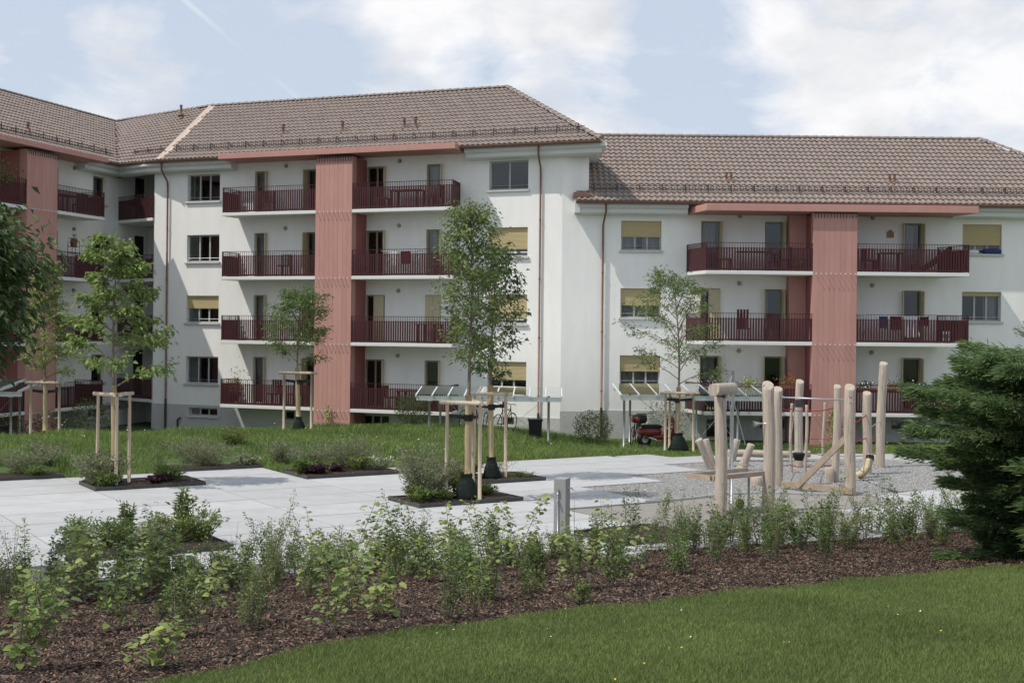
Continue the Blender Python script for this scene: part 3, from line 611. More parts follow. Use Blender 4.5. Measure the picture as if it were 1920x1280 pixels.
for k in range(4):
    q0, q1 = Vector(C1) + wd0 * 1.22, Vector(C1) + wd0 * 1.86; o2 = Vector((wd0.y, -wd0.x)) * .03; z0 = lv[k] + .14; ct = (q0 + q1) / 2 + o2
    f = MB().bar((q0.x + o2.x, q0.y + o2.y, z0 + 1.0), (q1.x + o2.x, q1.y + o2.y, z0 + 1.0), .05, 2.0).build('entrance_door', 'dark', mid)
gutter(mid, [(Ue[0] + .02, Ue[1] - .06, ZE - .03), (Ve[0], Ve[1] - .06, ZE - .03), (11.56, -.76, ZE - .03)])
downpipe(mid, 9.1, ZE - .08, .85); downpipe(mid, -7.72, ZE - .08, .9)
MB().tube([(-7.2, -.12, -.4), (-7.2, -.12, .05), (-7.05, -.12, .12)], .04, 8).build('drain_vent', 'iron', mid)

# ---------------- right block
rgt = thing('apartment_building', 'three storey white block facing the playground, lower roof, on the right', 'building', (1.85, 48.46, 0), 0)
lr = [.96, 3.50, 6.04]; hr = [3.05, 5.55, 8.06]; ops = []
DR = ((5.16, 5.89), (7.54, 8.22), (12.68, 13.4))
for k in range(3):
    ops += [(2.18, 3.68, hr[k] - 1.10, hr[k]), (14.9, 16.36, hr[k] - 1.10, hr[k])]
    for a, c in DR: ops.append((a, c, lr[k] + .13, hr[k] + .02))
mb = MB(); wall_open(mb, .95, 21.3, 1.0, 8.72, ops); mb.quad((21.3, 0, -.6), (21.3, 8.6, -.6), (21.3, 8.6, 8.72), (21.3, 0, 8.72)); mb.quad((21.3, 8.6, -.6), (.97, 8.6, -.6), (.97, 8.6, 8.72), (21.3, 8.6, 8.72)); mb.build('wall', 'plaster', rgt)
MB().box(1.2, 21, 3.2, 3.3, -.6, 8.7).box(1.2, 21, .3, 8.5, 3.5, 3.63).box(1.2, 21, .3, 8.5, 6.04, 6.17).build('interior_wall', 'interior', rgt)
bops = [(2.84, 3.2, .57, .9), (5.4, 6.4, .0, .75), (7.4, 8.4, .35, .75), (12.3, 13.4, .35, .75)]
mb = MB(); wall_open(mb, .95, 21.3, -.8, 1.0, bops, -.027); mb.quad((.97, -.025, 1.0), (21.3, -.025, 1.0), (21.3, .02, 1.0), (.97, .02, 1.0)); mb.build('plinth', 'plinth', rgt)
for q in bops: window(rgt, *q, panes=1 if q[1] - q[0] < .6 else 2, rail=False, y=.1)
cl = [(.52, [(0, 1)]), (.56, [(0, .35), (.45, .75)]), (.52, [(0, .4), (.55, 1)])]; cr = [(0, []), (.12, [(.62, .95)]), (.68, [(.2, .6)])]
for k in range(3):
    window(rgt, 2.18, 3.68, hr[k] - 1.1, hr[k], *cl[k]); window(rgt, 14.9, 16.36, hr[k] - 1.1, hr[k], *cr[k])
    z0, z1 = lr[k] + .13, hr[k] + .02
    door(rgt, *DR[0], z0, z1, 'R', (0, .8), closed=.6 if k == 1 else 0); door(rgt, *DR[1], z0, z1, 'LR' if k < 2 else 'R', (.05, .3) if k == 1 else None); door(rgt, *DR[2], z0, z1, 'LR', (.3, .7) if k == 2 else None)
    wall_lamp(rgt, 6.6, hr[k] + .22); wall_lamp(rgt, 11.55, hr[k] + .2)
    balcony(rgt, [(4.64, -.01), (5.12, -1.6), (8.96, -1.6)], [(4.6, 0), (5.09, -1.63), (8.98, -1.63), (8.98, 0)], lr[k], (.058, .098))
    balcony(rgt, [(10.55, -1.6), (14.58, -1.6), (14.0, -.01)], [(10.53, 0), (10.53, -1.63), (14.61, -1.63), (14.03, 0)], lr[k], (.098, .066))
pillar(rgt, 8.96, 10.55, -1.62, 8.30, lr, (8.98, 9.6))
MB().box(8.35, 8.97, -.5, 0, -.6, 8.3).build('fin_wall', 'red', rgt)
bevel(MB().prism([(4.62, .04), (5.08, -1.82), (14.85, -1.82), (14.3, .04)], 8.31, 8.56).build('canopy', 'red', rgt), .01)
ZF, ZS = 8.72, 11.84
cp = MB(); strip(cp, [(.62, 0), (4.6, 0)], 0, corn_prof(ZF)); cp.build('cornice', 'cornice', rgt); strip(MB(), [(14.4, 0), (21.3, 0)], 0, corn_prof(ZF)).build('cornice', 'cornice', rgt)
bevel(MB().box(.42, .62, -.5, 0, 8.3, 8.86).build('cornice_return', 'cornice', rgt), .01); bevel(MB().box(.36, .96, -.62, .0, 8.86, 9.04).build('flashing_box', 'copper', rgt), .01)
rf = MB().add([(.98, 0, ZF + .44), (.5, 0, ZF + .44), (.5, -.7, ZF), (22, -.7, ZF), (17.0, 4.3, ZS), (.98, 4.3, ZS), (22, 9.3, ZF), (.98, 9.3, ZF)], [(1, 2, 3, 4, 5, 0), (3, 6, 4), (6, 7, 5, 4)]).build('roof', 'roof_base', rgt)
place_tiles(rf, rgt, tile_field((.5, -.7), (22, -.7), (.5, 4.3), (17, 4.3), ZF, ZS, [(.5, -.8), (22, -.8), (17, 4.3), (.93, 4.3), (.93, -.05), (.5, -.05)]))
ridge_line(rf, (17, 4.3, ZS), (.98, 4.3, ZS)); ridge_line(rf, (22, -.7, ZF + .03), (17, 4.3, ZS + .03))
snow_guard(rf, (1.05, -.1, ZF + tz + .03), (20.5, -.1, ZF + tz + .03), (0, .85, .52))
for x in (6.2, 6.38, 12.38, 12.56): vent(rf, x, .75, ZF + .9, .34, .04)
gutter(rgt, [(.45, -.76, ZF - .03), (22, -.76, ZF - .03)]); downpipe(rgt, 1.56, ZF - .08, 1.1, dx=-.06)

# ---------------- left block
lft = thing('apartment_building', 'shaded four storey wing running towards the viewer at the left edge', 'building', (-18.955, 51.41, 0), rad(73.56))
ll = [.55, 3.15, 5.72, 8.30]; hl = [2.70, 5.24, 7.78, 10.30]; ops = []
for k in range(4):
    ops += [(3.96, 4.87, hl[k] - 1.16, hl[k])]
    for a, c in ((.55, 1.2), (-4.2, -3.4)): ops.append((a, c, ll[k] + .13, hl[k]))
mb = MB(); wall_open(mb, -13, 5.9, .6, 10.9, ops); mb.quad((-13, 0, -.6), (-13, 9, -.6), (-13, 9, 10.9), (-13, 0, 10.9)); mb.quad((-13, 9, -.6), (9, 9, -.6), (9, 9, 10.9), (-13, 9, 10.9)); mb.build('wall', 'plaster', lft)
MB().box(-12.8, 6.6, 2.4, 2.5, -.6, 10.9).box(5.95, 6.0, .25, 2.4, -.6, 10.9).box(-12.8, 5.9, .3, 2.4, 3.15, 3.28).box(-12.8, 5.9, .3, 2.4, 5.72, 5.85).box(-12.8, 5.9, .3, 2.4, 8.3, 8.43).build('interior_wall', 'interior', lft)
mb = MB(); bops = [(3.7, 5.15, .02, .40)]; wall_open(mb, -13, 5.9, -.8, .6, bops, -.025); mb.quad((-13, -.025, .6), (5.9, -.025, .6), (5.9, .02, .6), (-13, .02, .6)); mb.build('plinth', 'plinth', lft)
window(lft, *bops[0], panes=3, rail=False, y=.1)
for k in range(4):
    window(lft, 3.96, 4.87, hl[k] - 1.16, hl[k], 0, [(.3, .8)] if k > 1 else [], panes=1, rail=False, fm='frame_olive')
    z0, z1 = ll[k] + .13, hl[k]; door(lft, .55, 1.2, z0, z1, 'R'); door(lft, -4.2, -3.4, z0, z1, 'LR'); wall_lamp(lft, 2.6, hl[k] + .15)
    balcony(lft, [(-.2, -1.2), (2.97, -1.2), (2.8, -.01)], [(-.22, 0), (-.22, -1.23), (3.0, -1.23), (2.83, 0)], ll[k], (.095, .066))
    balcony(lft, [(-6.0, -1.2), (-2.06, -1.2)], [(-6.2, 0), (-6.2, -1.23), (-2.04, -1.23), (-2.04, 0)], ll[k], (.11,))
pillar(lft, -2.06, -.2, -1.22, 10.6, ll, (-2.04, -1.5))
bevel(MB().prism([(-9, .04), (-9, -1.42), (2.95, -1.42), (2.7, .04)], 10.68, 10.89).build('canopy', 'red', lft), .01)
cp = MB(); strip(cp, [(2.7, 0), (5.86, 0)], 0, corn_prof(ZE)); cp.build('cornice', 'cornice', lft)
rf = MB().add([(-14, -.7, ZE), (4.74, -.7, ZE), (12.07, 4.3, ZR), (-14, 4.3, ZR), (16, 9.3, ZE), (-14, 9.3, ZE)], [(0, 1, 2, 3), (3, 2, 4, 5)]).build('roof', 'roof_base', lft)
place_tiles(rf, lft, tile_field((-9.3, -.7), (4.74, -.7), (-9.3, 4.3), (12.07, 4.3), ZE, ZR, [(-9.3, -.8), (4.60, -.8), (11.95, 4.3), (-9.3, 4.3)]))
ridge_line(rf, (12.07, 4.3, ZR), (-9, 4.3, ZR)); snow_guard(rf, (-9, -.1, ZE + tz + .03), (5.2, -.1, ZE + tz + .03), (0, .85, .52)); vent(rf, .4, .6, ZE + .75, .4); gutter(lft, [(-9, -.76, ZE - .03), (4.72, -.76, ZE - .03)])

# ================================================================ PLANTS
def stems_mesh(paths, n=5):
    mb = MB()
    for pts, rs in paths: mb.tube(pts, rs, n)
    return mb
def rnd_unit(n): v = RNG.normal(size=(n, 3)); return unit(v)
def make_tree(name, label, cat, x, y, z, H, c0, rad_, prof, nb, lpb, leaf, leafmat, barkm='bark', r0=.05, lift=.55, ratio=.5, droop=.5, wrap=None, seed=1, spread=.16, group=None, sway=.12, inner=.35):
    rs = random.Random(seed); rg = np.random.default_rng(seed)
    t = thing(name, label, cat, (x, y, z), 0, group)
    ph = rs.uniform(0, 6); trunk = lambda h: Vector((sway * math.sin(h * .9 + ph) * h / H, sway * math.cos(h * 1.1 + ph) * h / H, h)) - Vector((0, 0, 0))
    hs_ = [H * k / 9 for k in range(10)]; rr = [r0 * (1 - .9 * (h / H)) + .004 for h in hs_]
    MB().tube([trunk(h) for h in hs_], rr, 8).build('trunk', barkm, t, True)
    paths = []; P = []; D = []
    for k in range(nb):
        f = (k + .5) / nb; f = f ** .85; h = c0 + (H * .97 - c0) * f; az = k * 2.4 + rs.uniform(-.4, .4)
        L = rad_ * prof(f) * rs.uniform(.75, 1.15); up = lift * rs.uniform(.7, 1.3) + .25 * f
        a = trunk(h); pts = [a]
        for q in range(1, 5):
            g_ = q / 4; v = Vector((math.cos(az + .15 * g_), math.sin(az + .15 * g_), up - .35 * g_ * g_)); pts.append(a + v * (L * g_))
        paths.append((pts, [r0 * .33 * (1 - .85 * q / 4) * (1 - .5 * f) + .003 for q in range(5)]))
        subs = [pts]
        for q in range(3):
            b0 = pts[1].lerp(pts[3], rs.random()); az2 = az + rs.choice((-1, 1)) * rs.uniform(.5, 1.1); L2 = L * rs.uniform(.3, .55)
            p2 = [b0 + Vector((math.cos(az2), math.sin(az2), .35 * rs.random() + .1)) * (L2 * w_) for w_ in (0, .5, 1)]; paths.append((p2, [.006, .004, .002])); subs.append([p2[0], p2[1], p2[2]])
        for m, pl in enumerate(subs):
            nl = int(lpb * (.4 if m == 0 else .2)); seg = len(pl) - 1
            for _ in range(nl):
                u = (inner + (1 - inner) * rs.random() ** .7) * seg; i0 = min(int(u), seg - 1); c = pl[i0].lerp(pl[i0 + 1], u - i0); dd = (pl[i0 + 1] - pl[i0]).normalized()
                P.append(c + Vector((rs.gauss(0, spread), rs.gauss(0, spread), rs.gauss(0, spread * .7)))); D.append(dd)
    n = int(lpb * .8)
    for _ in range(n): h = H * rs.uniform(.86, 1.0); P.append(trunk(h) + Vector((rs.gauss(0, spread), rs.gauss(0, spread), rs.gauss(0, spread)))); D.append(Vector((0, 0, 1)))
    P = np.array(P); D = np.array(D) + rg.normal(0, .55, (len(P), 3)); D[:, 2] -= droop
    Nn = rg.normal(0, .45, (len(P), 3)); Nn[:, 2] += 1
    stems_mesh(paths).build('branches', barkm, t, True)
    link('crown', leaf_mesh('crown', P, D, Nn, leaf * rg.uniform(.65, 1.25, len(P)), ratio), leafmat, t)
    if wrap: MB().tube([trunk(h) for h in np.linspace(wrap[0], wrap[1], 7)], [.078, .08, .076, .079, .077, .08, .072], 12).build('trunk_wrap', 'reed', t, True)
    return t
def stake_frame(label, x, y, z, h=2.2, rot=0, legs=((-.48, -.1), (.40, -.28), (.22, .42)), tie=1.95):
    t = thing('tree_stake_frame', label, 'tree stakes', (x, y, z), rot, 'wooden stake frames round the young trees')
    for i, (a, b) in enumerate(legs): MB().tube([(a, b, -.3), (a * .97, b * .97, h)], [.044, .040], 10).build('stake', 'stake', t, True)
    for i in range(2):
        p, q = legs[i], legs[(i + 1) % 3]; e = [(p[0] * 1.2 - q[0] * .2, p[1] * 1.2 - q[1] * .2, h + .05 + .004 * i), (q[0] * 1.2 - p[0] * .2, q[1] * 1.2 - p[1] * .2, h + .05 + .004 * i)]
        MB().tube(e, [.05, .047], 10).build('crossbar', 'stake', t, True)
    for a, b in legs: MB().bar((a * .98, b * .98, tie), (0.0, 0.0, tie - .05), .012, .09).build('strap', 'strap', t)
    MB().tube([(0, 0, tie - .13), (0, 0, tie + .02)], .098, 12).build('strap_collar', 'strap', t, True)
    return t
def water_bag(label, x, y, z, w=.22, h=.62, rot=0):
    mb = MB(); n = 18; w *= .86; h *= .9
    rg = random.Random(int(x * 100))
    prof = [(1.15, 0), (1.25, .04), (1.1, .25), (.95, .5), (.72, .75), (.5, .9), (.62, 1.0)]
    v = []
    for i, (r, f) in enumerate(prof):
        for k in range(n):
            a = 2 * math.pi * k / n; q = w * r * (1 + .09 * math.sin(a * 5 + i * .7) + .06 * math.sin(a * 9 + i)); v.append((q * math.cos(a) * 1.2, q * math.sin(a) * .85, h * f + .02 * math.sin(a * 3 + i)))
    f = [(i * n + k, i * n + (k + 1) % n, (i + 1) * n + (k + 1) % n, (i + 1) * n + k) for i in range(len(prof) - 1) for k in range(n)]
    o = mb.add(v, f).build('watering_bag', 'bag', None, True); o.location = (x, y, z); o.rotation_euler = (0, 0, rot); tag(o, label, 'watering bag', 'dark watering bags at the tree feet'); return o
def tuft(name, label, cat, x, y, z, w, h, n, leafm, leaf=.06, ratio=.3, up=1.1, group=None, stems=8, seed=None, flower=None):
    rg = np.random.default_rng(seed if seed is not None else int(abs(x * 131 + y * 17)) + n)
    t = thing(name, label, cat, (x, y, z), rg.uniform(0, 6), group)
    paths = []; P = []; D = []
    for k in range(stems):
        a = rg.uniform(0, 6.28); d = rg.random() ** .5; hh = h * rg.uniform(.65, 1.05) * (1 - .35 * d); e = Vector((math.cos(a) * d * w * .5, math.sin(a) * d * w * .5, hh)); m = Vector((e.x * .45, e.y * .45, hh * .55)); b = Vector((e.x * .25, e.y * .25, -.02))
        paths.append(([b, m, e], [.005, .004, .002]))
        for _ in range(n // stems):
            u = rg.uniform(.08, 1) * 2; i0 = min(int(u), 1); pl = [b, m, e]; c = pl[i0].lerp(pl[i0 + 1], u - i0); P.append((c.x + rg.normal(0, .02 + .04 * w), c.y + rg.normal(0, .02 + .04 * w), max(.0, c.z + rg.normal(0, .02)))); q = rg.normal(0, .8, 2); D.append((e.x * 1.2 + q[0], e.y * 1.2 + q[1], up * rg.uniform(.2, 1)))
    stems_mesh(paths, 4).build('stems', 'leaf_olive', t)
    P = np.array(P); D = np.array(D); Nn = rg.normal(0, .5, P.shape); Nn[:, 2] += .6
    link('foliage', leaf_mesh('foliage', P, D, Nn, leaf * rg.uniform(.6, 1.3, len(P)), ratio), leafm, t)
    if flower:
        m, fr, nf, hh = flower; V = []; F = []
        for _ in range(nf):
            a = rg.uniform(0, 6.28); d = rg.random() ** .5 * w * .5; c = (math.cos(a) * d, math.sin(a) * d, hh * rg.uniform(.75, 1.1)); k = len(V); V.append((c[0], c[1], c[2] + fr * .3))
            for q in range(6): V.append((c[0] + fr * math.cos(q * 1.047), c[1] + fr * math.sin(q * 1.047), c[2] + rg.normal(0, fr * .3)))
            F += [(k, k + 1 + q, k + 1 + (q + 1) % 6) for q in range(6)]
        tag(link('blossoms', tri_mesh('blossoms', np.array(V), np.array(F)), m, t), kind='stuff')
    return t

# ---------------- planting beds with steel edging
def bed(i, j, label, h=.09, i2=None, j2=None):
    i2 = i + 1 if i2 is None else i2; j2 = j + 1 if j2 is None else j2
    t = thing('planting_bed', label, 'planting bed', (*cell(i, j), 0), ang, 'steel-edged planting beds set into the paving')
    W_, D_ = SA * (i2 - i), SB * (j2 - j); th = .018
    MB().box(0, W_, 0, th, -.1, h).build('edging', 'edging', t); MB().box(0, W_, D_ - th, D_, -.1, h).build('edging', 'edging', t)
    MB().box(0, th, th, D_ - th, -.1, h).build('edging', 'edging', t); MB().box(W_ - th, W_, th, D_ - th, -.1, h).build('edging', 'edging', t)
    mb = MB(); nx, ny = 14, 9
    vs2 = [(th + (W_ - 2 * th) * a / nx, th + (D_ - 2 * th) * b / ny, h - .03 + .02 * math.sin(a * 1.3 + b) + (.03 if 0 < a < nx and 0 < b < ny else 0)) for b in range(ny + 1) for a in range(nx + 1)]
    mb.add(vs2, [(b * (nx + 1) + a, b * (nx + 1) + a + 1, (b + 1) * (nx + 1) + a + 1, (b + 1) * (nx + 1) + a) for a in range(nx) for b in range(ny)]); mb.build('soil', 'soil', t, True)
    n = 700; V, F = chips(RNG.uniform(.04, W_ - .04, n), RNG.uniform(.04, D_ - .04, n), lambda x, y: np.full(n, h - .02), n); tag(link('mulch', tri_mesh('mulch', V, F), 'chip', t), kind='stuff')
    return t
def bp(i, j): p = cell(i, j); return p
bed(-2, 4, 'steel-edged bed round the loose leafy maple on the left'); bed(0, 4, 'steel-edged bed of purple and green plants at the meadow edge')
bed(0, 0, 'steel-edged bed round the tall tree in the middle of the plaza'); bed(1, 2, 'steel-edged bed behind the middle one, round the darker tree')
bed(-3, 6, 'steel-edged bed at the left picture edge by the meadow'); bed(-1, 6, 'narrow-looking steel-edged bed at the back between two grass tongues')
bed(-3, -2, 'near steel-edged bed at lower left behind the saplings'); bed(.32, -4, 'steel-edged bed at the sand pit beside the grey water post', i2=1, j2=-3)
def P_in(i, j, di, dj): return cell(i + di, j + dj)
def put(name, label, cat, ij, w, h, n, m, **k): x, y = ij; return tuft(name, label, cat, x, y, .05, w * (1.45 if name == 'lavender' else 1.25), h * 1.25, int(n * 2.0), m, **k)
SIL = dict(leaf=.10, ratio=.16, up=1.7, stems=30)
put('lavender', 'grey-green wispy shrub at the left of the maple bed', 'shrub', P_in(-2, 4, .14, .42), 1.0, .85, 1500, 'leaf_silver', **SIL)
put('lavender', 'second wispy shrub leaning over the maple bed corner', 'shrub', P_in(-2, 4, .10, .75), .9, .65, 900, 'leaf_silver', **SIL)
put('perennial', 'low bright green clump at the front corner of the maple bed', 'perennial', P_in(-2, 4, .12, .14), .6, .32, 500, 'leaf_mid', leaf=.1, ratio=.35, stems=16)
put('perennial', 'leafy green clump at the right of the maple bed', 'perennial', P_in(-2, 4, .74, .45), .7, .36, 600, 'leaf_mid', leaf=.09, ratio=.4, stems=18)
put('heuchera', 'dark purple leaved clump in the maple bed', 'perennial', P_in(-2, 4, .60, .25), .5, .2, 380, 'leaf_purple', leaf=.08, ratio=.8, up=.6, stems=14)
put('dwarf_conifer', 'small brownish upright bush behind the maple bed clump', 'shrub', P_in(-2, 4, .70, .8), .45, .75, 900, 'leaf_olive', leaf=.03, ratio=.3, stems=20)
put('heuchera', 'purple leaved clump at the front of the meadow-edge bed', 'perennial', P_in(0, 4, .18, .3), .6, .26, 420, 'leaf_purple', leaf=.08, ratio=.8, up=.6, stems=14)
put('heuchera', 'smaller purple clump to the right in the meadow-edge bed', 'perennial', P_in(0, 4, .42, .4), .45, .22, 300, 'leaf_purple', leaf=.07, ratio=.8, up=.6, stems=12)
put('perennial', 'broad green clump at the left end of the meadow-edge bed', 'perennial', P_in(0, 4, .07, .4), .6, .42, 480, 'leaf_mid', leaf=.11, ratio=.4, stems=16)
put('perennial', 'green clump with yellow flowers in the meadow-edge bed', 'perennial', P_in(0, 4, .66, .45), .7, .42, 620, 'leaf_mid', leaf=.08, stems=18, flower=('petal_yellow', .02, 12, .42))
put('saxifrage', 'white flowering clump at the right end of the meadow-edge bed', 'perennial', P_in(0, 4, .9, .45), .75, .34, 560, 'leaf_silver', leaf=.06, stems=18, flower=('petal_white', .02, 40, .36))
put('lavender', 'tall silvery wispy shrub behind the meadow-edge bed', 'shrub', P_in(0, 4, .75, .95), 1.5, .8, 1700, 'leaf_silver', **SIL)
put('lavender', 'silvery wispy shrub at the left rear of the meadow-edge bed', 'shrub', P_in(0, 4, .3, 1.0), 1.1, .62, 1000, 'leaf_silver', **SIL)
put('lavender', 'large silvery shrub left of the middle tree stakes', 'shrub', P_in(0, 0, .22, .62), 1.25, 1.12, 2400, 'leaf_silver', **SIL)
put('lavender', 'silvery shrub behind the middle tree', 'shrub', P_in(0, 0, .42, .85), .9, .95, 1300, 'leaf_silver', **SIL)
put('perennial', 'bright green leafy clump at the front corner of the middle bed', 'perennial', P_in(0, 0, .10, .30), .68, .36, 750, 'leaf_mid', leaf=.1, ratio=.35, stems=20)
put('saxifrage', 'small white flowers beside the dark watering bag in the middle bed', 'perennial', P_in(0, 0, .33, .34), .5, .25, 360, 'leaf_mid', leaf=.07, stems=12, flower=('petal_white', .02, 16, .27))
put('grass_tuft', 'tuft of grass at the right of the middle bed', 'grass', P_in(0, 0, .80, .55), .55, .22, 420, 'leaf_mid', leaf=.14, ratio=.1, up=1.4, stems=20)
put('perennial', 'tall bright green clump behind the right stake of the middle bed', 'perennial', P_in(0, 0, .62, .78), .55, .62, 520, 'leaf_lime', leaf=.12, ratio=.25, stems=14)
put('twiggy_shrub', 'thin loose shrub at the right of the rear bed', 'shrub', P_in(1, 2, .66, .6), 1.3, .66, 700, 'leaf_olive', leaf=.05, ratio=.25, up=1.3, stems=22)
put('grass_tuft', 'long pale grass tuft under the darker tree', 'grass', P_in(1, 2, .22, .45), .7, .5, 380, 'leaf_lime', leaf=.26, ratio=.06, up=1.5, stems=16)
put('perennial', 'low green carpet at the right end of the rear bed', 'perennial', P_in(1, 2, .8, .3), .7, .16, 420, 'leaf_mid', leaf=.05, up=.5, stems=16)
put('lavender', 'silvery shrub in the leftmost bed', 'shrub', P_in(-3, 6, .72, .55), 1.2, .7, 1300, 'leaf_silver', **SIL)
put('perennial', 'green clump at the front of the leftmost bed', 'perennial', P_in(-3, 6, .8, .2), .8, .28, 500, 'leaf_mid', leaf=.09, stems=16)
put('lavender', 'silvery shrub in the back bed right of the maple', 'shrub', P_in(-1, 6, .45, .6), 1.8, .75, 1700, 'leaf_silver', **SIL)
put('perennial', 'pale leafy clump at the right end of the back bed', 'perennial', P_in(-1, 6, .88, .25), .6, .25, 360, 'leaf_silver', leaf=.1, ratio=.5, stems=12)
for q, (di, dj, m, hh, ww) in enumerate(((.12, .5, 'leaf_hedge', .55, .9), (.32, .6, 'leaf_mid', .5, .7), (.5, .45, 'leaf_silver', .42, .7), (.68, .6, 'leaf_lime', .5, .8), (.86, .5, 'leaf_hedge', .62, .7))):
    put('perennial', ('%s plant in the near lower-left bed, %s from the left' % (dict(leaf_hedge='bushy green', leaf_mid='mid green', leaf_silver='silvery', leaf_lime='pale green')[m], ('first', 'second', 'third', 'fourth', 'fifth')[q])), 'perennial', P_in(-3, -2, di, dj), ww, hh, 700, m, leaf=.08, ratio=.35, stems=20)
put('spike_plant', 'upright pointed-leaf plant rising from the near lower-left bed', 'perennial', P_in(-3, -2, .80, .75), .35, 1.0, 260, 'leaf_mid', leaf=.14, ratio=.22, up=1.2, stems=5)
put('spike_plant', 'shorter upright pointed-leaf plant in the near lower-left bed', 'perennial', P_in(-3, -2, .42, .75), .3, .7, 200, 'leaf_mid', leaf=.12, ratio=.22, up=1.2, stems=4)

# ---------------- trees
full = lambda f: (.45 + 1.0 * math.sin(math.pi * min(1, (f * .85 + .1))) ** .8) * (1 - .35 * f)
cone = lambda f: 1.05 - .75 * f
oval = lambda f: .35 + .75 * math.sin(math.pi * (f * .9 + .07))
tx, ty = -9.82, 32.2
make_tree('young_maple', 'loose pale green young maple in the bed on the left', 'tree', tx, ty, .05, 6.0, 2.25, 1.45, cone, 26, 150, .15, 'leaf_pale', r0=.055, lift=.62, ratio=.55, droop=.55, wrap=(.6, 2.45), seed=3, spread=.10, sway=.10, inner=.3)
stake_frame('stake frame round the pale maple on the left', tx, ty, .03, 2.2, rad(8), ((-.42, .12), (.12, -.40), (.34, .22)))
water_bag('dark watering bag at the foot of the pale maple', tx + .05, ty - .12, .03, .15, .55)
tx, ty = -.98, 30.15
make_tree('young_tree', 'tallest young tree with dense mid green crown in the middle bed', 'tree', tx, ty, .05, 6.75, 2.9, .68, oval, 46, 115, .10, 'leaf_mid', r0=.055, lift=1.0, ratio=.5, droop=.5, wrap=(.5, 2.4), seed=5, spread=.13, sway=.06)
stake_frame('stake frame round the tallest tree in the middle bed', tx, ty, .03, 2.2, rad(-6), ((-.50, -.12), (.32, -.36), (.06, .40)))
water_bag('green-black watering bag slumped at the tallest tree', tx - .03, ty - .25, .04, .23, .68)
tx, ty = -.52, 34.35
make_tree('young_tree', 'darker green young tree just behind the tallest one', 'tree', tx, ty, .05, 5.95, 2.45, .78, oval, 32, 100, .12, 'leaf_dark', r0=.05, lift=.8, ratio=.5, droop=.6, wrap=(.5, 2.45), seed=9, spread=.13, sway=.08)
stake_frame('stake frame round the darker tree behind the middle bed', tx, ty, .03, 2.2, rad(20), ((-.50, -.05), (.34, -.2), (.10, .38)))
water_bag('dark watering bag at the darker tree', tx + .02, ty - .25, .03, .19, .66)
tx, ty = -7.23, 44.2; tz_ = gz1(tx, ty)
make_tree('rowan', 'small feathery rowan in front of the middle red pillar', 'tree', tx, ty, tz_, 5.1 - tz_, 2.1, 1.0, full, 28, 150, .125, 'leaf_rowan', r0=.05, lift=.8, ratio=.26, droop=.3, wrap=(.4, 2.1), seed=12, spread=.12)
stake_frame('stake frame round the small rowan before the red pillar', tx, ty, tz_ - .1, 1.98, rad(0), ((-.48, -.1), (.46, -.1), (-.1, .4)), 1.78); water_bag('dark watering bag at the small rowan before the red pillar', tx + .05, ty - .2, tz_, .17, .5)
tx, ty = 5.6, 43.9; tz_ = gz1(tx, ty)
make_tree('rowan', 'wide feathery rowan beside the playground and right block', 'tree', tx, ty, tz_, 5.75 - tz_, 2.15, 1.35, full, 34, 120, .13, 'leaf_rowan', r0=.05, lift=.75, ratio=.26, droop=.3, wrap=(.4, 2.15), seed=15, spread=.12)
stake_frame('stake frame round the rowan beside the playground', tx, ty, tz_ - .1, 2.0, rad(0), ((-.42, -.2), (.55, -.1), (-.2, .42)), 1.85); water_bag('dark watering bag at the rowan beside the playground', tx + .02, ty - .22, tz_, .26, .68)
tx, ty = -15.05, 42.0; tz_ = gz1(tx, ty)
make_tree('young_tree', 'slim yellow-green young tree before the left wing pillar', 'tree', tx, ty, tz_, 6.0 - tz_, 2.0, .95, cone, 38, 170, .10, 'leaf_lime', r0=.05, lift=.7, ratio=.4, droop=.3, wrap=(.4, 2.05), seed=18, spread=.11)
stake_frame('stake frame round the slim tree before the left wing', tx, ty, tz_ - .1, 2.0, rad(5), ((-.44, -.05), (.48, -.1), (-.1, .42)), 1.8); water_bag('dark watering bag at the slim tree before the left wing', tx - .03, ty - .2, tz_, .17, .45)
make_tree('broadleaf_tree', 'dark glossy broadleaf tree reaching in at the left picture edge', 'tree', -7.6, 17.0, gz1(-7.6, 17), 5.3, 3.05, 1.3, oval, 64, 180, .125, 'leaf_dark', r0=.09, lift=.35, ratio=.55, droop=.7, seed=21, spread=.16, sway=.05, inner=.3)

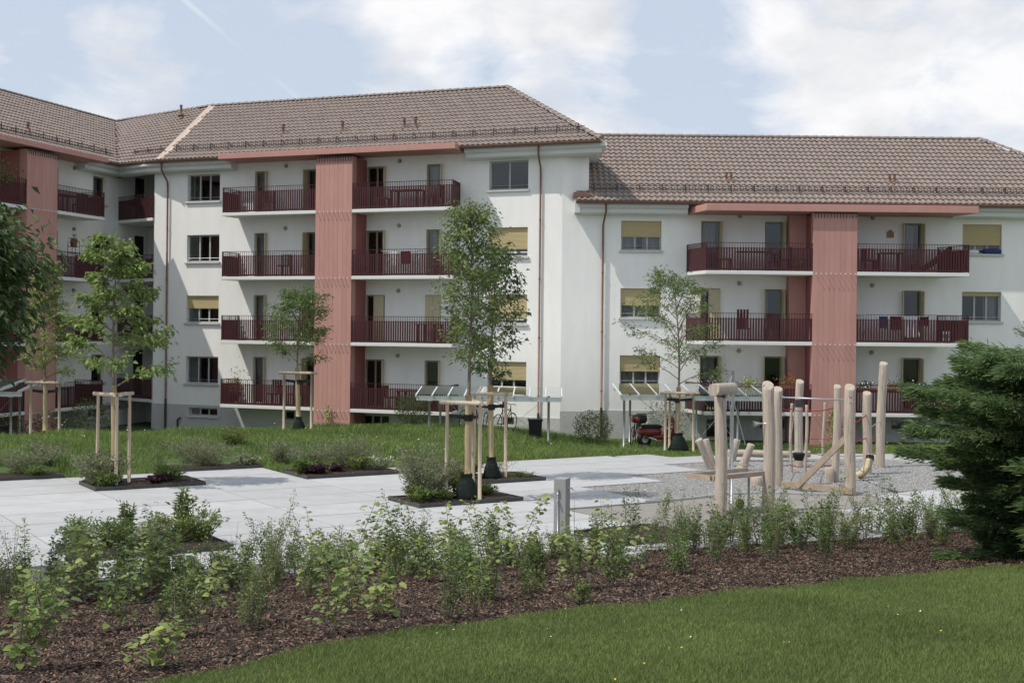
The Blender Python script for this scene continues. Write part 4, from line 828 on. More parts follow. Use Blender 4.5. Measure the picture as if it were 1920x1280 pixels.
def bush(name, label, x, y, z, rx, rz, n, m, leaf=.06, group=None, up=.4, seed=0, flower=None):
    rg = np.random.default_rng(seed + n); t = thing(name, label, 'shrub', (x, y, z), 0, group)
    paths = []
    for k in range(14):
        a = rg.uniform(0, 6.28); d = rg.random() ** .5; e = Vector((rx * .8 * d * math.cos(a), rx * .8 * d * math.sin(a), rz * rg.uniform(.8, 1.3))); paths.append(([Vector((e.x * .2, e.y * .2, 0)), e * .5, e], [.012, .008, .004]))
    stems_mesh(paths, 5).build('stems', 'bark', t)
    v = unit(rg.normal(size=(n, 3))); r = rg.random(n) ** .3; lump = 1 + .16 * np.sin(v[:, 0] * 5 + seed) * np.sin(v[:, 2] * 6 + 1) + .1 * np.sin(v[:, 1] * 9)
    P = v * (r * lump)[:, None] * np.array([rx, rx, rz]); P[:, 2] += rz * .95; P = P[P[:, 2] > .02]; D = P - np.array([0, 0, rz * .8]); D = unit(D) + rg.normal(0, .6, P.shape); D[:, 2] += up
    link('foliage', leaf_mesh('foliage', P, D, rg.normal(size=P.shape) + [0, 0, .6], leaf * rg.uniform(.6, 1.3, len(P)), .45), m, t)
    if flower:
        q = RNG.choice(len(P), flower, replace=False); V = []; F = []
        for c in P[q] * 1.03:
            k = len(V); V += [(c[0], c[1] - .01, c[2])] + [(c[0] + .035 * math.cos(s * 1.26), c[1], c[2] + .035 * math.sin(s * 1.26)) for s in range(5)]; F += [(k, k + 1 + s, k + 1 + (s + 1) % 5) for s in range(5)]
        tag(link('blossoms', tri_mesh('blossoms', np.array(V), np.array(F)), 'petal_white', t), kind='stuff')
bush('evergreen_bush', 'round dark evergreen bush left of the glass bicycle shelter', -3.55, 47.2, gz1(-3.55, 47.2), .66, .55, 2600, 'leaf_bush', .07, seed=1)
bush('evergreen_bush', 'dense evergreen bush against the wall between the two shelters', 2.86, 45.6, gz1(2.86, 45.6), .66, .58, 2800, 'leaf_bush', .07, seed=2)
bush('flowering_shrub', 'loose pale flowering shrub behind the red scooter', 5.6, 46.3, gz1(5.6, 46.3), .85, .85, 1300, 'leaf_silver', .07, seed=3, flower=90)
bush('loose_shrub', 'thin loose shrub behind the staked trees by the wall', -1.4, 47.4, gz1(-1.4, 47.4), .5, .6, 700, 'leaf_olive', .06, seed=4)
bush('dark_shrub', 'dark dotted shrub under the left wing balconies', -15.7, 44.6, gz1(-15.7, 44.6), .9, .75, 2600, 'leaf_bush', .07, seed=5, flower=30)
bush('dark_shrub', 'taller dark shrub at the left wing pillar foot', -14.6, 45.2, gz1(-14.6, 45.2), .9, .95, 2600, 'leaf_bush', .08, seed=6)
bush('dark_shrub', 'shrub at the left picture edge under the first balcony', -17.2, 44.4, gz1(-17.2, 44.4), .8, .7, 1500, 'leaf_bush', .07, seed=7)
def climber(label, x, y, z, w, h, n, rot):
    t = thing('climbing_plant', label, 'climber', (x, y, z), rot); rg = np.random.default_rng(n)
    MB().tube([(0, 0, 0), (.04, -.02, h * .4), (-.05, -.02, h * .7), (.03, -.02, h * .98)], .008, 5).build('stem', 'bark', t)
    hz = rg.random(n) * h; P = np.stack([rg.normal(0, w * .35, n) * (1.1 - .4 * hz / h) + .04 * np.sin(hz * 5), -.02 - .06 * rg.random(n), hz], 1); D = np.stack([rg.normal(0, .6, n), -.5 * np.ones(n), -.5 + rg.normal(0, .5, n)], 1)
    link('foliage', leaf_mesh('foliage', P, D, np.stack([rg.normal(0, .4, n), -np.ones(n), rg.normal(0, .4, n) + .4], 1), .09 * rg.uniform(.6, 1.2, n), .8), 'leaf_lime', t)
a_ = rad(-21.8); ox, oy = -7.29 + math.cos(a_) * .72 + math.sin(a_) * 1.30, 52.11 + math.sin(a_) * .72 - math.cos(a_) * 1.30
climber('small climbing vine on the foot of the middle red pillar', ox, oy, -.35, .3, 1.35, 130, a_)
climber('climbing vine on the foot of the right red pillar', 1.85 + 9.7, 48.46 - 1.70, -.2, .34, 1.55, 170, 0)

# ---------------- conifers at the right edge
def conifer(name, label, x, y, z, R, H, nb, per, flat, lift, seed, shape, length=.16, wd=.03, c0=.05):
    rs = random.Random(seed); rg = np.random.default_rng(seed); t = thing(name, label, 'conifer', (x, y, z))
    MB().tube([(0, 0, 0), (.05, .03, H * .5), (0, 0, H)], [.13, .08, .01], 10).build('trunk', 'bark_red', t, True)
    paths = []; P = []; D = []
    for k in range(nb):
        f = (k + rs.random()) / nb; h = H * (c0 + (1 - c0) * f); az = k * 2.399 + rs.uniform(-.3, .3); L = R * shape(f) * rs.uniform(.7, 1.15); a = Vector((0, 0, h)); pts = [a]; up = lift * rs.uniform(.6, 1.5)
        for q in range(1, 6): g_ = q / 5; pts.append(a + Vector((math.cos(az), math.sin(az), up * g_ - flat * g_ * g_ + .12 * g_ ** 3)) * (L * g_))
        paths.append((pts, [.03 * (1 - .9 * q / 5) * (1 - .6 * f) + .004 for q in range(6)]))
        side = Vector((-math.sin(az), math.cos(az), 0)); nl = int(per * (L / R + .15))
        for _ in range(nl):
            u = (.18 + .82 * rs.random() ** .75) * 5; i0 = min(int(u), 4); c = pts[i0].lerp(pts[i0 + 1], u - i0); d = (pts[i0 + 1] - pts[i0]).normalized(); s = rs.gauss(0, 1); wl = L * .17 * (1.15 - u / 5.5)
            c = c + side * s * wl - d * abs(s) * wl * .35 + Vector((0, 0, rs.gauss(0, .045) - .02 * abs(s))); P.append(c); D.append(d + side * s * .55 + Vector((rs.gauss(0, .25), rs.gauss(0, .25), rs.gauss(.10, .25))))
    stems_mesh(paths).build('branches', 'bark_red', t, True); P = np.array(P); D = np.array(D)
    link('needles', leaf_mesh('needles', P, D, rg.normal(0, .6, P.shape) + [0, 0, 1], length * rg.uniform(.6, 1.3, len(P)), wd / length, .05, .1), 'leaf_conifer', t); return t
conifer('juniper', 'broad dark green spreading juniper at the right picture edge', 8.6, 20.4, gz1(8.5, 20.4) - .15, 2.55, 3.3, 125, 1500, .16, .08, 31, lambda f: (.62 + .5 * f if f < .75 else .995 - (f - .75) * .8) * (.84 + .2 * math.sin(f * 41)), .15, .02, .0)
conifer('spruce', 'spruce with bare twig tips reaching in behind the juniper', 10.9, 23.6, gz1(10.9, 23.6), 2.3, 7.5, 60, 260, .25, .35, 33, lambda f: 1.02 - .85 * f, .10, .018, .12)

# loose perennials spilling out of the beds at the meadow edge
for q, (x, y, w_, h_, m_, nm) in enumerate(((-12.6, 35.2, 1.3, .7, 'leaf_silver', 'silvery wispy clump in the grass left of the maple'), (-11.0, 35.6, 1.0, .5, 'leaf_mid', 'green leafy clump in the grass behind the maple'), (-6.6, 37.6, 1.2, .7, 'leaf_silver', 'silvery clump in the grass behind the back bed'), (-4.6, 37.4, 1.3, .55, 'leaf_olive', 'olive clump in the grass behind the purple plants'), (-2.4, 37.0, .9, .45, 'leaf_mid', 'low green clump in the grass left of the tall tree'), (-8.4, 39.5, 1.0, .5, 'leaf_olive', 'olive clump on the grass mound'))):
    tuft('meadow_clump', nm, 'perennial', x, y, gz1(x, y), w_, h_, 1500, m_, leaf=.10, ratio=.18, up=1.5, stems=28)

# ---------------- saplings of the hedge in the mulch bed
KIND = [('maple_sapling', 'broad-leaved pale maple sapling', 'leaf_lime', .088, .85, 4, 115), ('privet', 'fine-leaved upright green hedge plant', 'leaf_hedge', .046, .45, 7, 380), ('willow_sapling', 'narrow-leaved upright sapling', 'leaf_mid', .08, .24, 6, 240), ('hazel_sapling', 'round-leaved fresh green sapling', 'leaf_pale', .085, .8, 5, 130), ('rose_shrub', 'loose dark green shrub sapling', 'leaf_rowan', .06, .5, 7, 320)]
def ordinal(k): return '%d%s' % (k, 'th' if 10 <= k % 100 <= 20 else {1: 'st', 2: 'nd', 3: 'rd'}.get(k % 10, 'th'))
rs = random.Random(11); spots = []
nrm_ = Vector((ED[1], -ED[0]))
for d, step, s0, s1 in ((.3, .32, -2.5, 17.5), (.95, .36, -2.2, 17.5), (1.8, .46, -2, 17), (2.9, .6, -2, 15), (4.1, .9, -2, 12), (5.4, 1.0, -1.5, 9), (6.9, 1.1, -.5, 7), (8.6, 1.2, .5, 6)):
    s = s0
    while s < s1:
        q = Vector(E0.tolist()) + Vector(ED.tolist()) * (s + rs.uniform(-.2, .2)) + nrm_ * (d + rs.uniform(-.3, .3)); s += step * rs.uniform(.8, 1.25)
        if q.y < 6.5 or abs(q.x) > .41 * q.y or bool(is_lawn(q.x, q.y, .35)): continue
        if abs(q.x - 1.95) < .75 and -0.2 < q.y - 21.2 < 1.8: continue
        right = q.x > 2.0
        k = rs.choices(range(5), (1, 5, 1.5, .5, 4) if right else (2.2, 2.8, 2.0, 1.4, 2.8))[0]
        h = rs.choice((rs.uniform(.4, .8), rs.uniform(.6, 1.0), rs.uniform(.85, 1.25))) * (1.0 if d < 2.5 else .9) * (1.15 if right and d < 2 else 1)
        h *= .88
        if .0 < q.x < 1.35 and q.y > 20: h = min(h, .5)
        spots.append((q.x / q.y, q.x, q.y, k, h))
for x, y, k, h in ((-4.0, 10.4, 3, .85), (-4.7, 13.0, 0, 1.15), (-3.99, 13.16, 3, .95), (-2.9, 10.1, 0, .6), (-3.35, 14.46, 0, .9), (-3.6, 19.4, 1, 1.3), (-1.7, 11.9, 3, 1.25), (-1.66, 13.74, 0, .75), (-1.6, 18.1, 2, 1.25), (-.6, 13.0, 4, .6), (-.31, 15.12, 3, .8), (.84, 16.3, 0, .95), (-5.6, 16.8, 0, 1.05), (-4.65, 17.9, 3, 1.2), (-2.65, 13.1, 4, .7), (-5.2, 14.9, 4, .8), (1.6, 17.8, 0, .9), (-6.3, 19.0, 3, 1.0), (-2.6, 16.8, 0, 1.1), (.1, 18.6, 0, 1.2)): spots.append((x / y, x, y, k, h))
spots.sort(); cnt = {}
for u, x, y, k, h in spots:
    nm, lab, m, lf, ratio, st, nl = KIND[k]; cnt[k] = cnt.get(k, 0) + 1
    rg = np.random.default_rng(int(x * 1000) % 99991 + k); t = thing(nm, '%s in the mulch bed, %s of its kind from the left' % (lab, ordinal(cnt[k])), 'sapling', (x, y, gz1(x, y) - .03), rg.uniform(0, 6), 'saplings planted in the mulch bed')
    lean = rg.normal(0, .16, 2) * h; st = max(2, int(st * rg.uniform(.55, 1.35))); nl = int(nl * rg.uniform(.7, 1.6) * (.5 + .7 * h)); paths = []; P = []; D = []; wd = h * rg.uniform(.7, 1.5) * (.34 if k in (0, 3) else .26)
    for q in range(st):
        a = rg.uniform(0, 6.28); dd = rg.uniform(.15, 1); hh = h * rg.uniform(.55, 1.05); e = Vector((math.cos(a) * dd * wd + lean[0] * hh / h, math.sin(a) * dd * wd + lean[1] * hh / h, hh)); bend = Vector((rg.normal(0, .05), rg.normal(0, .05), 0)); pl = [Vector((e.x * .08, e.y * .08, -.03)), e * .33 + bend, e * .68 + bend * .6, e]
        paths.append((pl, [.007, .006, .004, .002])); nn_ = nl // st + 1
        for w_ in range(nn_):
            uu = (.16 + .84 * ((w_ + rg.random()) / nn_)) * 3; i0 = min(int(uu), 2); c = pl[i0].lerp(pl[i0 + 1], uu - i0); b = rg.uniform(0, 6.28); o = rg.uniform(.01, .16 if k in (0, 3) else .10) * (1.25 - uu / 3.4)
            P.append((c.x + math.cos(b) * o, c.y + math.sin(b) * o, c.z + rg.normal(.01, .02))); D.append((math.cos(b), math.sin(b), rg.uniform(-.3, .6) if k in (0, 3) else rg.uniform(.0, 1.3)))
            if o > .06 and w_ % 2 == 0: paths.append(([c, Vector(P[-1])], [.003, .0015]))
    stems_mesh(paths, 4).build('stems', 'bark', t)
    P = np.array(P); Nn = rg.normal(0, .35, P.shape) + [0, 0, 1]
    link('foliage', leaf_mesh('foliage', P, np.array(D), Nn, lf * rg.uniform(.55, 1.2, len(P)), ratio, .1, .25, k in (0, 3)), m, t)
for q, (x, y, h) in enumerate(((-6.2, 20.9, 1.15), (-5.5, 21.2, .95), (1.15, 22.6, 1.05), (-4.1, 19.6, .9))):
    t = thing('dry_twig', ('tall bare dry stem behind the near bed at far left', 'kinked bare twig left of the near bed plants', 'bare branching twig just left of the grey water post', 'short bare twig among the pale saplings')[q], 'twig', (x, y, gz1(x, y)), q)
    MB().tube([(0, 0, 0), (.03, .02, h * .5), (-.02, .05, h)], [.006, .004, .0015], 5).tube([(.03, .02, h * .5), (.12, .0, h * .8)], [.003, .001], 5).tube([(.02, .015, h * .35), (-.12, .02, h * .62)], [.003, .001], 5).build('stem', 'bark', t)

# ================================================================ PLAYGROUND
def logm(mb, a, b, r0, r1=None, n=14, wob=.02, seed=1, slant=0, rings=9):
    rg = random.Random(seed); a, b = Vector(a), Vector(b); d = (b - a); L = d.length; d /= L; ref = Vector((0, 0, 1)) if abs(d.z) < .8 else Vector((1, 0, 0)); u = d.cross(ref).normalized(); v = d.cross(u); r1 = r1 or r0; vs = []; fs = []; p1, p2 = rg.uniform(0, 6), rg.uniform(0, 6)
    prof = [0, .02] + [k / rings for k in range(1, rings)] + [.985, 1]
    for i, f in enumerate(prof):
        c = a + d * (L * f) + u * (wob * math.sin(f * 4 + p1)) + v * (wob * math.sin(f * 5.2 + p2)); r = (r0 + (r1 - r0) * f) * (1 + .03 * math.sin(f * 17 + p1)); r *= .93 if i in (0, len(prof) - 1) else 1
        for k in range(n):
            t = 2 * math.pi * k / n; w_ = r * (1 + .025 * math.sin(3 * t + p1 + f * 3)); q = c + u * (w_ * math.cos(t)) + v * (w_ * math.sin(t))
            if i >= len(prof) - 2: q += d * (slant * r * math.cos(t))
            vs.append(q)
    m = len(prof); fs = [(i * n + k, i * n + (k + 1) % n, (i + 1) * n + (k + 1) % n, (i + 1) * n + k) for i in range(m - 1) for k in range(n)] + [tuple(reversed(range(n))), tuple((m - 1) * n + k for k in range(n))]
    return mb.add(vs, fs)
def post(label, x, y, h, r, seed, lean=(0, 0), slant=.5, r1=None, name='log_post'):
    o = logm(MB(), (0, 0, -.25), (lean[0], lean[1], h), r, r1 or r * .94, seed=seed, slant=slant, wob=.02).build(name, 'wood', None, True); o.location = (x, y, -.03); return tag(o, label, 'log post', 'debarked log posts of the playground')
def chain_on(mb, a, b, pitch=.045, sag=0):
    a, b = Vector(a), Vector(b); n = max(2, int((b - a).length / pitch)); pts = [a.lerp(b, k / n) - Vector((0, 0, sag * math.sin(math.pi * k / n))) for k in range(n + 1)]
    for k, (p, q) in enumerate(zip(pts, pts[1:])): mb.bar(p, q + (q - p) * .2, .022 if k % 2 else .008, .008 if k % 2 else .022)
    return mb
def rope(label, pts, r=.014, m='rope_red', sag=.06, name='rope', group='red ropes of the balancing course'):
    mb = MB(); full_ = []
    for p, q in zip(pts, pts[1:]):
        p, q = Vector(p), Vector(q)
        for k in range(6): f = k / 6; full_.append(p.lerp(q, f) - Vector((0, 0, sag * 4 * f * (1 - f))))
    full_.append(Vector(pts[-1])); return tag(mb.tube(full_, r, 6).build(name, m, None, True), label, 'rope', group)
post('tallest crooked log post at the right of the playground', 11.05, 38.91, 3.12, .135, 2, (.06, 0), .4)
post('log post with rope-wrapped arm leaning beside it', 10.12, 36.95, 2.32, .13, 3, (0, 0), .4)
post('slim log post right of the bucket, nearest the stump', 8.77, 35.02, 2.58, .105, 4, (0, .02), .5)
post('log post behind the hanging bucket', 8.61, 38.97, 2.55, .125, 5, (.03, 0), .5)
post('thin stake holding ropes, left of the bucket', 8.01, 37.16, 1.98, .042, 6, (0, 0), 0); post('thin stake holding ropes, right of the bucket', 8.35, 36.79, 1.96, .046, 7, (0, 0), 0); post('thin stake holding ropes, farthest back', 9.62, 40.0, 1.86, .046, 8, (0, 0), 0)
post('thick front post with the silver horn', 5.8, 29.21, 2.83, .14, 9, (-.02, 0), .7)
cr = thing('play_crane', 'thick log post with a short log lying across its top, left of playground', 'play equipment', (4.5, 27.88, -.03))
logm(MB(), (0, 0, -.2), (0, 0, 2.62), .135, .125, seed=10).build('post', 'wood', cr, True); MB().tube([(0, 0, 2.58), (0, 0, 2.66)], .10, 12).build('turntable', 'iron', cr, True)
logm(MB(), (-.23, -.40, 2.78), (.34, .52, 2.78), .135, .13, seed=11, rings=5, wob=.005).build('top_log', 'wood', cr, True)
ms = thing('steel_mast', 'thin galvanised mast with cables and chain behind the crane post', 'mast', (5.19, 30.5, -.03)); MB().tube([(0, 0, -.2), (0, 0, 3.1)], .032, 10).build('pole', 'steel', ms, True)
chain_on(MB(), (-.05, -.03, 2.3), (-.06, -.03, .15)).build('chain', 'steel', ms); MB().tube([(0, 0, 3.05), (-.14, .05, 2.7)], .008, 5).tube([(0, 0, 3.05), (-.10, -.05, 2.7)], .008, 5).tube([(-.14, .05, 2.7), (-.10, -.05, 2.7)], .008, 5).build('stay', 'steel', ms); MB().tube([(.02, 0, 2.4), (.33, .1, 1.35)], .008, 5).build('cable', 'steel', ms)
st = thing('sand_table', 'timber framed sand tray between the two front posts', 'play equipment', (5.0, 28.9, -.03), math.atan2(1.2, 1.45))
MB().box(-1.0, .85, -.26, -.19, .80, .90).build('rail', 'wood_beam', st); MB().box(-1.05, .95, .45, .52, .80, .90).build('rail', 'wood_beam', st); MB().box(-1.06, -.99, -.19, .45, .80, .90).build('end_rail', 'wood_beam', st); MB().box(-.98, .84, -.18, .44, .80, .815).build('tray', 'steel', st); MB().tube([(.75, .25, -.2), (.75, .25, .80)], .028, 10).build('leg', 'steel', st, True)
bl = MB(); bl.lathe([(.03, -.11), (.085, -.075), (.11, 0), (.085, .075), (.03, .11)], n=14); bo = bl.build('rubber_ball', 'rubber', None, True); bo.location = (5.20, 29.45, .09); tag(bo, 'black rubber ball hanging by the sand table leg', 'ball')
hn = thing('horn', 'silver listening horn on the thick front post', 'horn', (5.66, 29.1, 1.94)); MB().tube([(.05, .02, 0), (-.08, 0, 0), (-.16, 0, -.005), (-.24, 0, -.01)], [.015, .02, .04, .075], 14).build('bell', 'chrome', hn, True)
cf = thing('climbing_set', 'two log posts joined by a steel bar with sloping timber beam', 'play equipment', (6.95, 33.9, -.03))
logm(MB(), (0, 0, -.2), (0, 0, 2.54), .135, .125, seed=12, slant=.5).build('post', 'wood', cf, True); logm(MB(), (1.47, -1.63, -.2), (1.45, -1.63, 2.68), .14, .13, seed=13, slant=.6).build('post', 'wood', cf, True)
MB().tube([(.1, -.1, 2.32), (1.4, -1.55, 2.34)], .022, 10).build('bar', 'steel', cf, True); MB().bar((.02, -.55, .12), (1.5, -1.8, .12), .09, .16).build('ground_beam', 'wood_beam', cf); MB().bar((.32, -.85, .1), (1.36, -1.62, 1.40), .10, .15).build('sloping_beam', 'wood_beam', cf)
for z in (2.42, 2.28): MB().tube([(1.43, -1.78, z), (1.43, -1.75, z)], .022, 8).build('bolt', 'chrome', cf)
px_ = thing('pulley', 'dark pulley plate and chain holding a bucket on the steel bar', 'pulley', (7.40, 33.40, 0)); MB().box(-.11, .11, -.02, .02, 2.06, 2.26).build('plate', 'iron', px_); chain_on(MB(), (-.04, 0, 2.08), (0.0, 0, .98)).build('chain', 'steel', px_); chain_on(MB(), (-.1, .03, 2.08), (-.28, .2, .5), sag=.05).build('chain', 'steel', px_)
bk = thing('bucket', 'black rubber bucket hanging from the pulley chain', 'bucket', (7.40, 33.40, .70)); MB().lathe([(.11, 0), (.165, .17), (.172, .19), (.155, .185), (.10, .02)], n=18).build('bowl', 'rubber', bk, True); MB().tube([(-.15, 0, .18), (-.08, 0, .27), (0, 0, .30), (.08, 0, .27), (.15, 0, .18)], .008, 6).build('handle', 'steel', bk, True)
lb = thing('balance_log', 'long horizontal log on short stumps at the back of the playground', 'play equipment', (6.8, 40.2, -.03)); logm(MB(), (-.1, 0, .24), (2.5, .2, .24), .115, .11, seed=14).build('log', 'wood', lb, True)
for f in (.1, 2.2): logm(MB(), (f, .02, -.2), (f, .02, .16), .09, seed=int(f * 9)).build('stump', 'wood', lb, True)
for q, (a, b, lab) in enumerate((((5.89, 37.81, -.2), (5.44, 37.6, .86), 'leftmost leaning log pole'), ((6.07, 38.7, -.2), (5.80, 38.7, .78), 'second leaning log pole from the left'), ((6.46, 38.75, -.2), (6.74, 38.7, .78), 'third log pole, leaning right'))):
    o = logm(MB(), (0, 0, 0), tuple(b[i] - a[i] for i in range(3)), .105, .10, seed=20 + q, wob=.008).build('log_pole', 'wood', None, True); o.location = a; tag(o, lab + ' of the four before the gravel', 'log post', 'leaning log poles')
lp = thing('log_pole', 'rightmost leaning pole with two pale collars at its foot', 'log post', (6.64, 37.59, -.2), 0, 'leaning log poles'); logm(MB(), (0, 0, 0), (.28, -.15, .95), .12, .105, seed=24, wob=.008).build('pole', 'wood', lp, True)
MB().tube([(.04, -.02, .2), (.055, -.03, .26)], .17, 14).build('collar', 'wood_end', lp, True); MB().tube([(.10, -.05, .36), (.115, -.06, .41)], .145, 14).build('collar', 'wood_end', lp, True)
for x, y, r, h, lab in ((8.55, 34.87, .125, .40, 'short stump beside the slim log post'), (6.42, 33.97, .16, .24, 'wide low stump behind the sand tray'), (5.35, 34.9, .13, .16, 'low stump behind the crane post')):
    o = logm(MB(), (0, 0, -.2), (0, 0, h), r, r, seed=int(r * 1000), wob=0, rings=3).build('stump', 'wood', None, True); o.location = (x, y, -.03); tag(o, lab, 'stump')
ra = thing('rope_climber', 'straw-coloured rope-wrapped curved arm with a black band', 'play equipment', (9.55, 35.9, -.03)); cv = [(0, 0, .06), (.18, .1, .12), (.36, .25, .28), (.46, .38, .48), (.5, .45, .62)]
mb = MB()
for k in range(34):
    f = k / 34 * 4; i0 = int(f); c = Vector(cv[i0]).lerp(Vector(cv[i0 + 1]), f - i0); d = (Vector(cv[min(i0 + 1, 4)]) - Vector(cv[i0])).normalized(); mb.tube([c - d * .014, c, c + d * .014], [.075, .105 + .008 * math.sin(k * 2.3), .075], 12)
mb.build('rope_wrap', 'rope_straw', ra, True); MB().tube([cv[3], (.49, .43, .57)], .118, 14).build('band', 'rubber', ra, True)
rope('upper red rope strung between the thin stakes', [(6.98, 33.9, 2.02), (8.01, 37.16, 1.80), (8.35, 36.79, 1.78), (9.62, 40.0, 1.62), (8.8, 35.1, 2.02)][:3] + [(8.78, 35.05, 1.98)], sag=.05)
rope('lower red rope just above the gravel', [(6.98, 33.9, .55), (8.01, 37.16, .20), (8.35, 36.79, .18), (8.75, 35.1, .42)], sag=.03)
rope('short red rope up to the post with the rope arm', [(8.80, 35.02, 1.45), (10.1, 36.9, 1.68)], sag=.1); rope('low red rope behind the sloping beam', [(8.80, 35.02, .95), (10.1, 36.9, 1.02)], sag=.05)
for q in range(3): rope(('lowest', 'middle', 'highest')[q] + ' red rope between the two rear log posts', [(8.68, 38.97, .42 + .2 * q), (11.0, 38.9, .38 + .24 * q)], sag=.12 - .03 * q, r=.011)
rope('short grey link between the two right log posts', [(10.2, 37.0, 1.30), (10.98, 38.8, 1.36)], .012, 'steel', .02, 'link_chain', 'metal links')

# ================================================================ STREET FURNITURE
wp = thing('water_post', 'grey square water post with tap at the plaza edge', 'water post', (1.0, 25.12, 0), rad(-19)); bevel(MB().box(-.12, .12, -.15, .15, -.1, 1.13).build('body', 'concrete_grey', wp), .006)
MB().box(-.17, .17, -.20, .20, .0, .012).build('base_plate', 'edging', wp); MB().tube([(-.03, -.165, .02), (-.03, -.165, .82), (-.03, -.17, .92)], .014, 8).build('pipe', 'steel', wp, True)
MB().tube([(-.03, -.15, .72), (-.03, -.21, .72), (-.03, -.23, .68)], .02, 8).tube([(-.03, -.18, .84), (-.03, -.18, .93)], .02, 8).build('tap', 'steel', wp, True); MB().tube([(.12, .02, .94), (.20, .02, .94), (.21, .02, .90)], .014, 8).build('tap', 'steel', wp, True)
mh = thing('manhole', 'round grey concrete manhole ring in the mulch by the paving', 'manhole', (1.97, 22.55, gz1(1.97, 22.55) - .02)); MB().lathe([(.40, -.1), (.40, .09), (.38, .11), (.31, .11), (.30, .09), (.30, .06)], n=28).build('ring', 'concrete', mh, True); MB().lathe([(.30, .05), (.29, .085), (.02, .09)], n=28).build('cover', 'concrete_grey', mh, True)
def shelter(label, x, y, z, L, depth, rot, zf, zb, posts, npan, seed=0):
    t = thing('bicycle_shelter', label, 'shelter', (x, y, z), rot, 'glass roofed bicycle shelters')
    MB().box(0, L, -.05, .05, zf - .16, zf).build('front_beam', 'steel_white', t); MB().box(0, L, depth - .05, depth + .05, zb - .16, zb).build('rear_beam', 'steel_white', t)
    for k in range(npan + 1): xx = L * k / npan; MB().bar((xx, -.28, zf + .01), (xx, depth + .25, zb + .05), .05, .075).build('rafter', 'steel_white', t)
    for k in range(npan):
        a, b = L * k / npan + .03, L * (k + 1) / npan - .03; MB().add([(a, -.27, zf + .05), (b, -.27, zf + .05), (b, depth + .24, zb + .09), (a, depth + .24, zb + .09), (a, -.27, zf + .06), (b, -.27, zf + .06), (b, depth + .24, zb + .10), (a, depth + .24, zb + .10)], [(0, 1, 2, 3), (4, 7, 6, 5), (0, 4, 5, 1), (1, 5, 6, 2), (2, 6, 7, 3), (3, 7, 4, 0)]).build('glass_panel', 'glass_roof', t)
    for (xx, yy) in posts: zt = zf if yy < depth / 2 else zb; MB().tube([(xx, yy, -.3), (xx, yy, zt - .16)], .042, 10).build('post', 'steel', t, True); MB().box(xx - .08, xx + .08, yy - .06, yy + .06, zt - .175, zt - .16).build('head_plate', 'steel', t)
    fr = sorted(p[0] for p in posts if p[1] >= depth / 2)
    for a, b in zip(fr, fr[1:]): MB().tube([(a, depth, .05), (b, depth, zb - .2)], .009, 6).build('brace', 'steel', t); MB().tube([(b, depth + .03, .05), (a, depth + .03, zb - .2)], .009, 6).build('brace', 'steel', t)
shelter('glass bicycle shelter before the middle block behind the staked trees', -3.3, 45.35, -.15, 5.05, 1.5, rad(-2), 1.78, 1.95, ((.45, 0), (4.6, 0), (.7, 1.5), (2.5, 1.5), (4.6, 1.5)), 9)
shelter('glass bicycle shelter before the right block with the red scooter', 3.75, 44.9, -.08, 5.6, 1.7, rad(3), 1.82, 2.06, ((.15, 0), (3.9, 0), (.6, 1.7), (3.0, 1.7), (4.5, 1.7)), 9)
shelter('glass shelter cut by the left picture edge', -20.4, 43.3, -.05, 4.1, 1.7, rad(0), 1.78, 2.02, ((.3, 0), (3.75, 0), (3.4, 1.7), (1.9, 1.7)), 6)
def bin_(label, x, y, z, h=.80, w=.46, rot=0):
    t = thing('wheelie_bin', label, 'bin', (x, y, z), rot, 'black wheeled bins'); s = .84
    MB().add([(-w / 2 * s, -w / 2 * s, .06), (w / 2 * s, -w / 2 * s, .06), (w / 2 * s, w / 2 * s, .06), (-w / 2 * s, w / 2 * s, .06), (-w / 2, -w / 2, h), (w / 2, -w / 2, h), (w / 2, w / 2, h), (-w / 2, w / 2, h)], [(0, 3, 2, 1), (4, 5, 6, 7), (0, 1, 5, 4), (1, 2, 6, 5), (2, 3, 7, 6), (3, 0, 4, 7)]).build('body', 'dark', t)
    bevel(MB().box(-w / 2 - .03, w / 2 + .03, -w / 2 - .03, w / 2 + .05, h, h + .05).build('lid', 'dark', t), .015)
    for sx in (-1, 1): MB().tube([(sx * w * .40, w * .5, .09), (sx * w * .48, w * .5, .09)], .09, 14).build('wheel', 'rubber', t, True)
bin_('black wheeled bin under the middle glass shelter', .85, 45.7, gz1(.85, 45.7) - .02, .64, .48); bin_('black wheeled bin at the left picture edge', -16.75, 42.5, gz1(-16.75, 42.5), .85, .5)
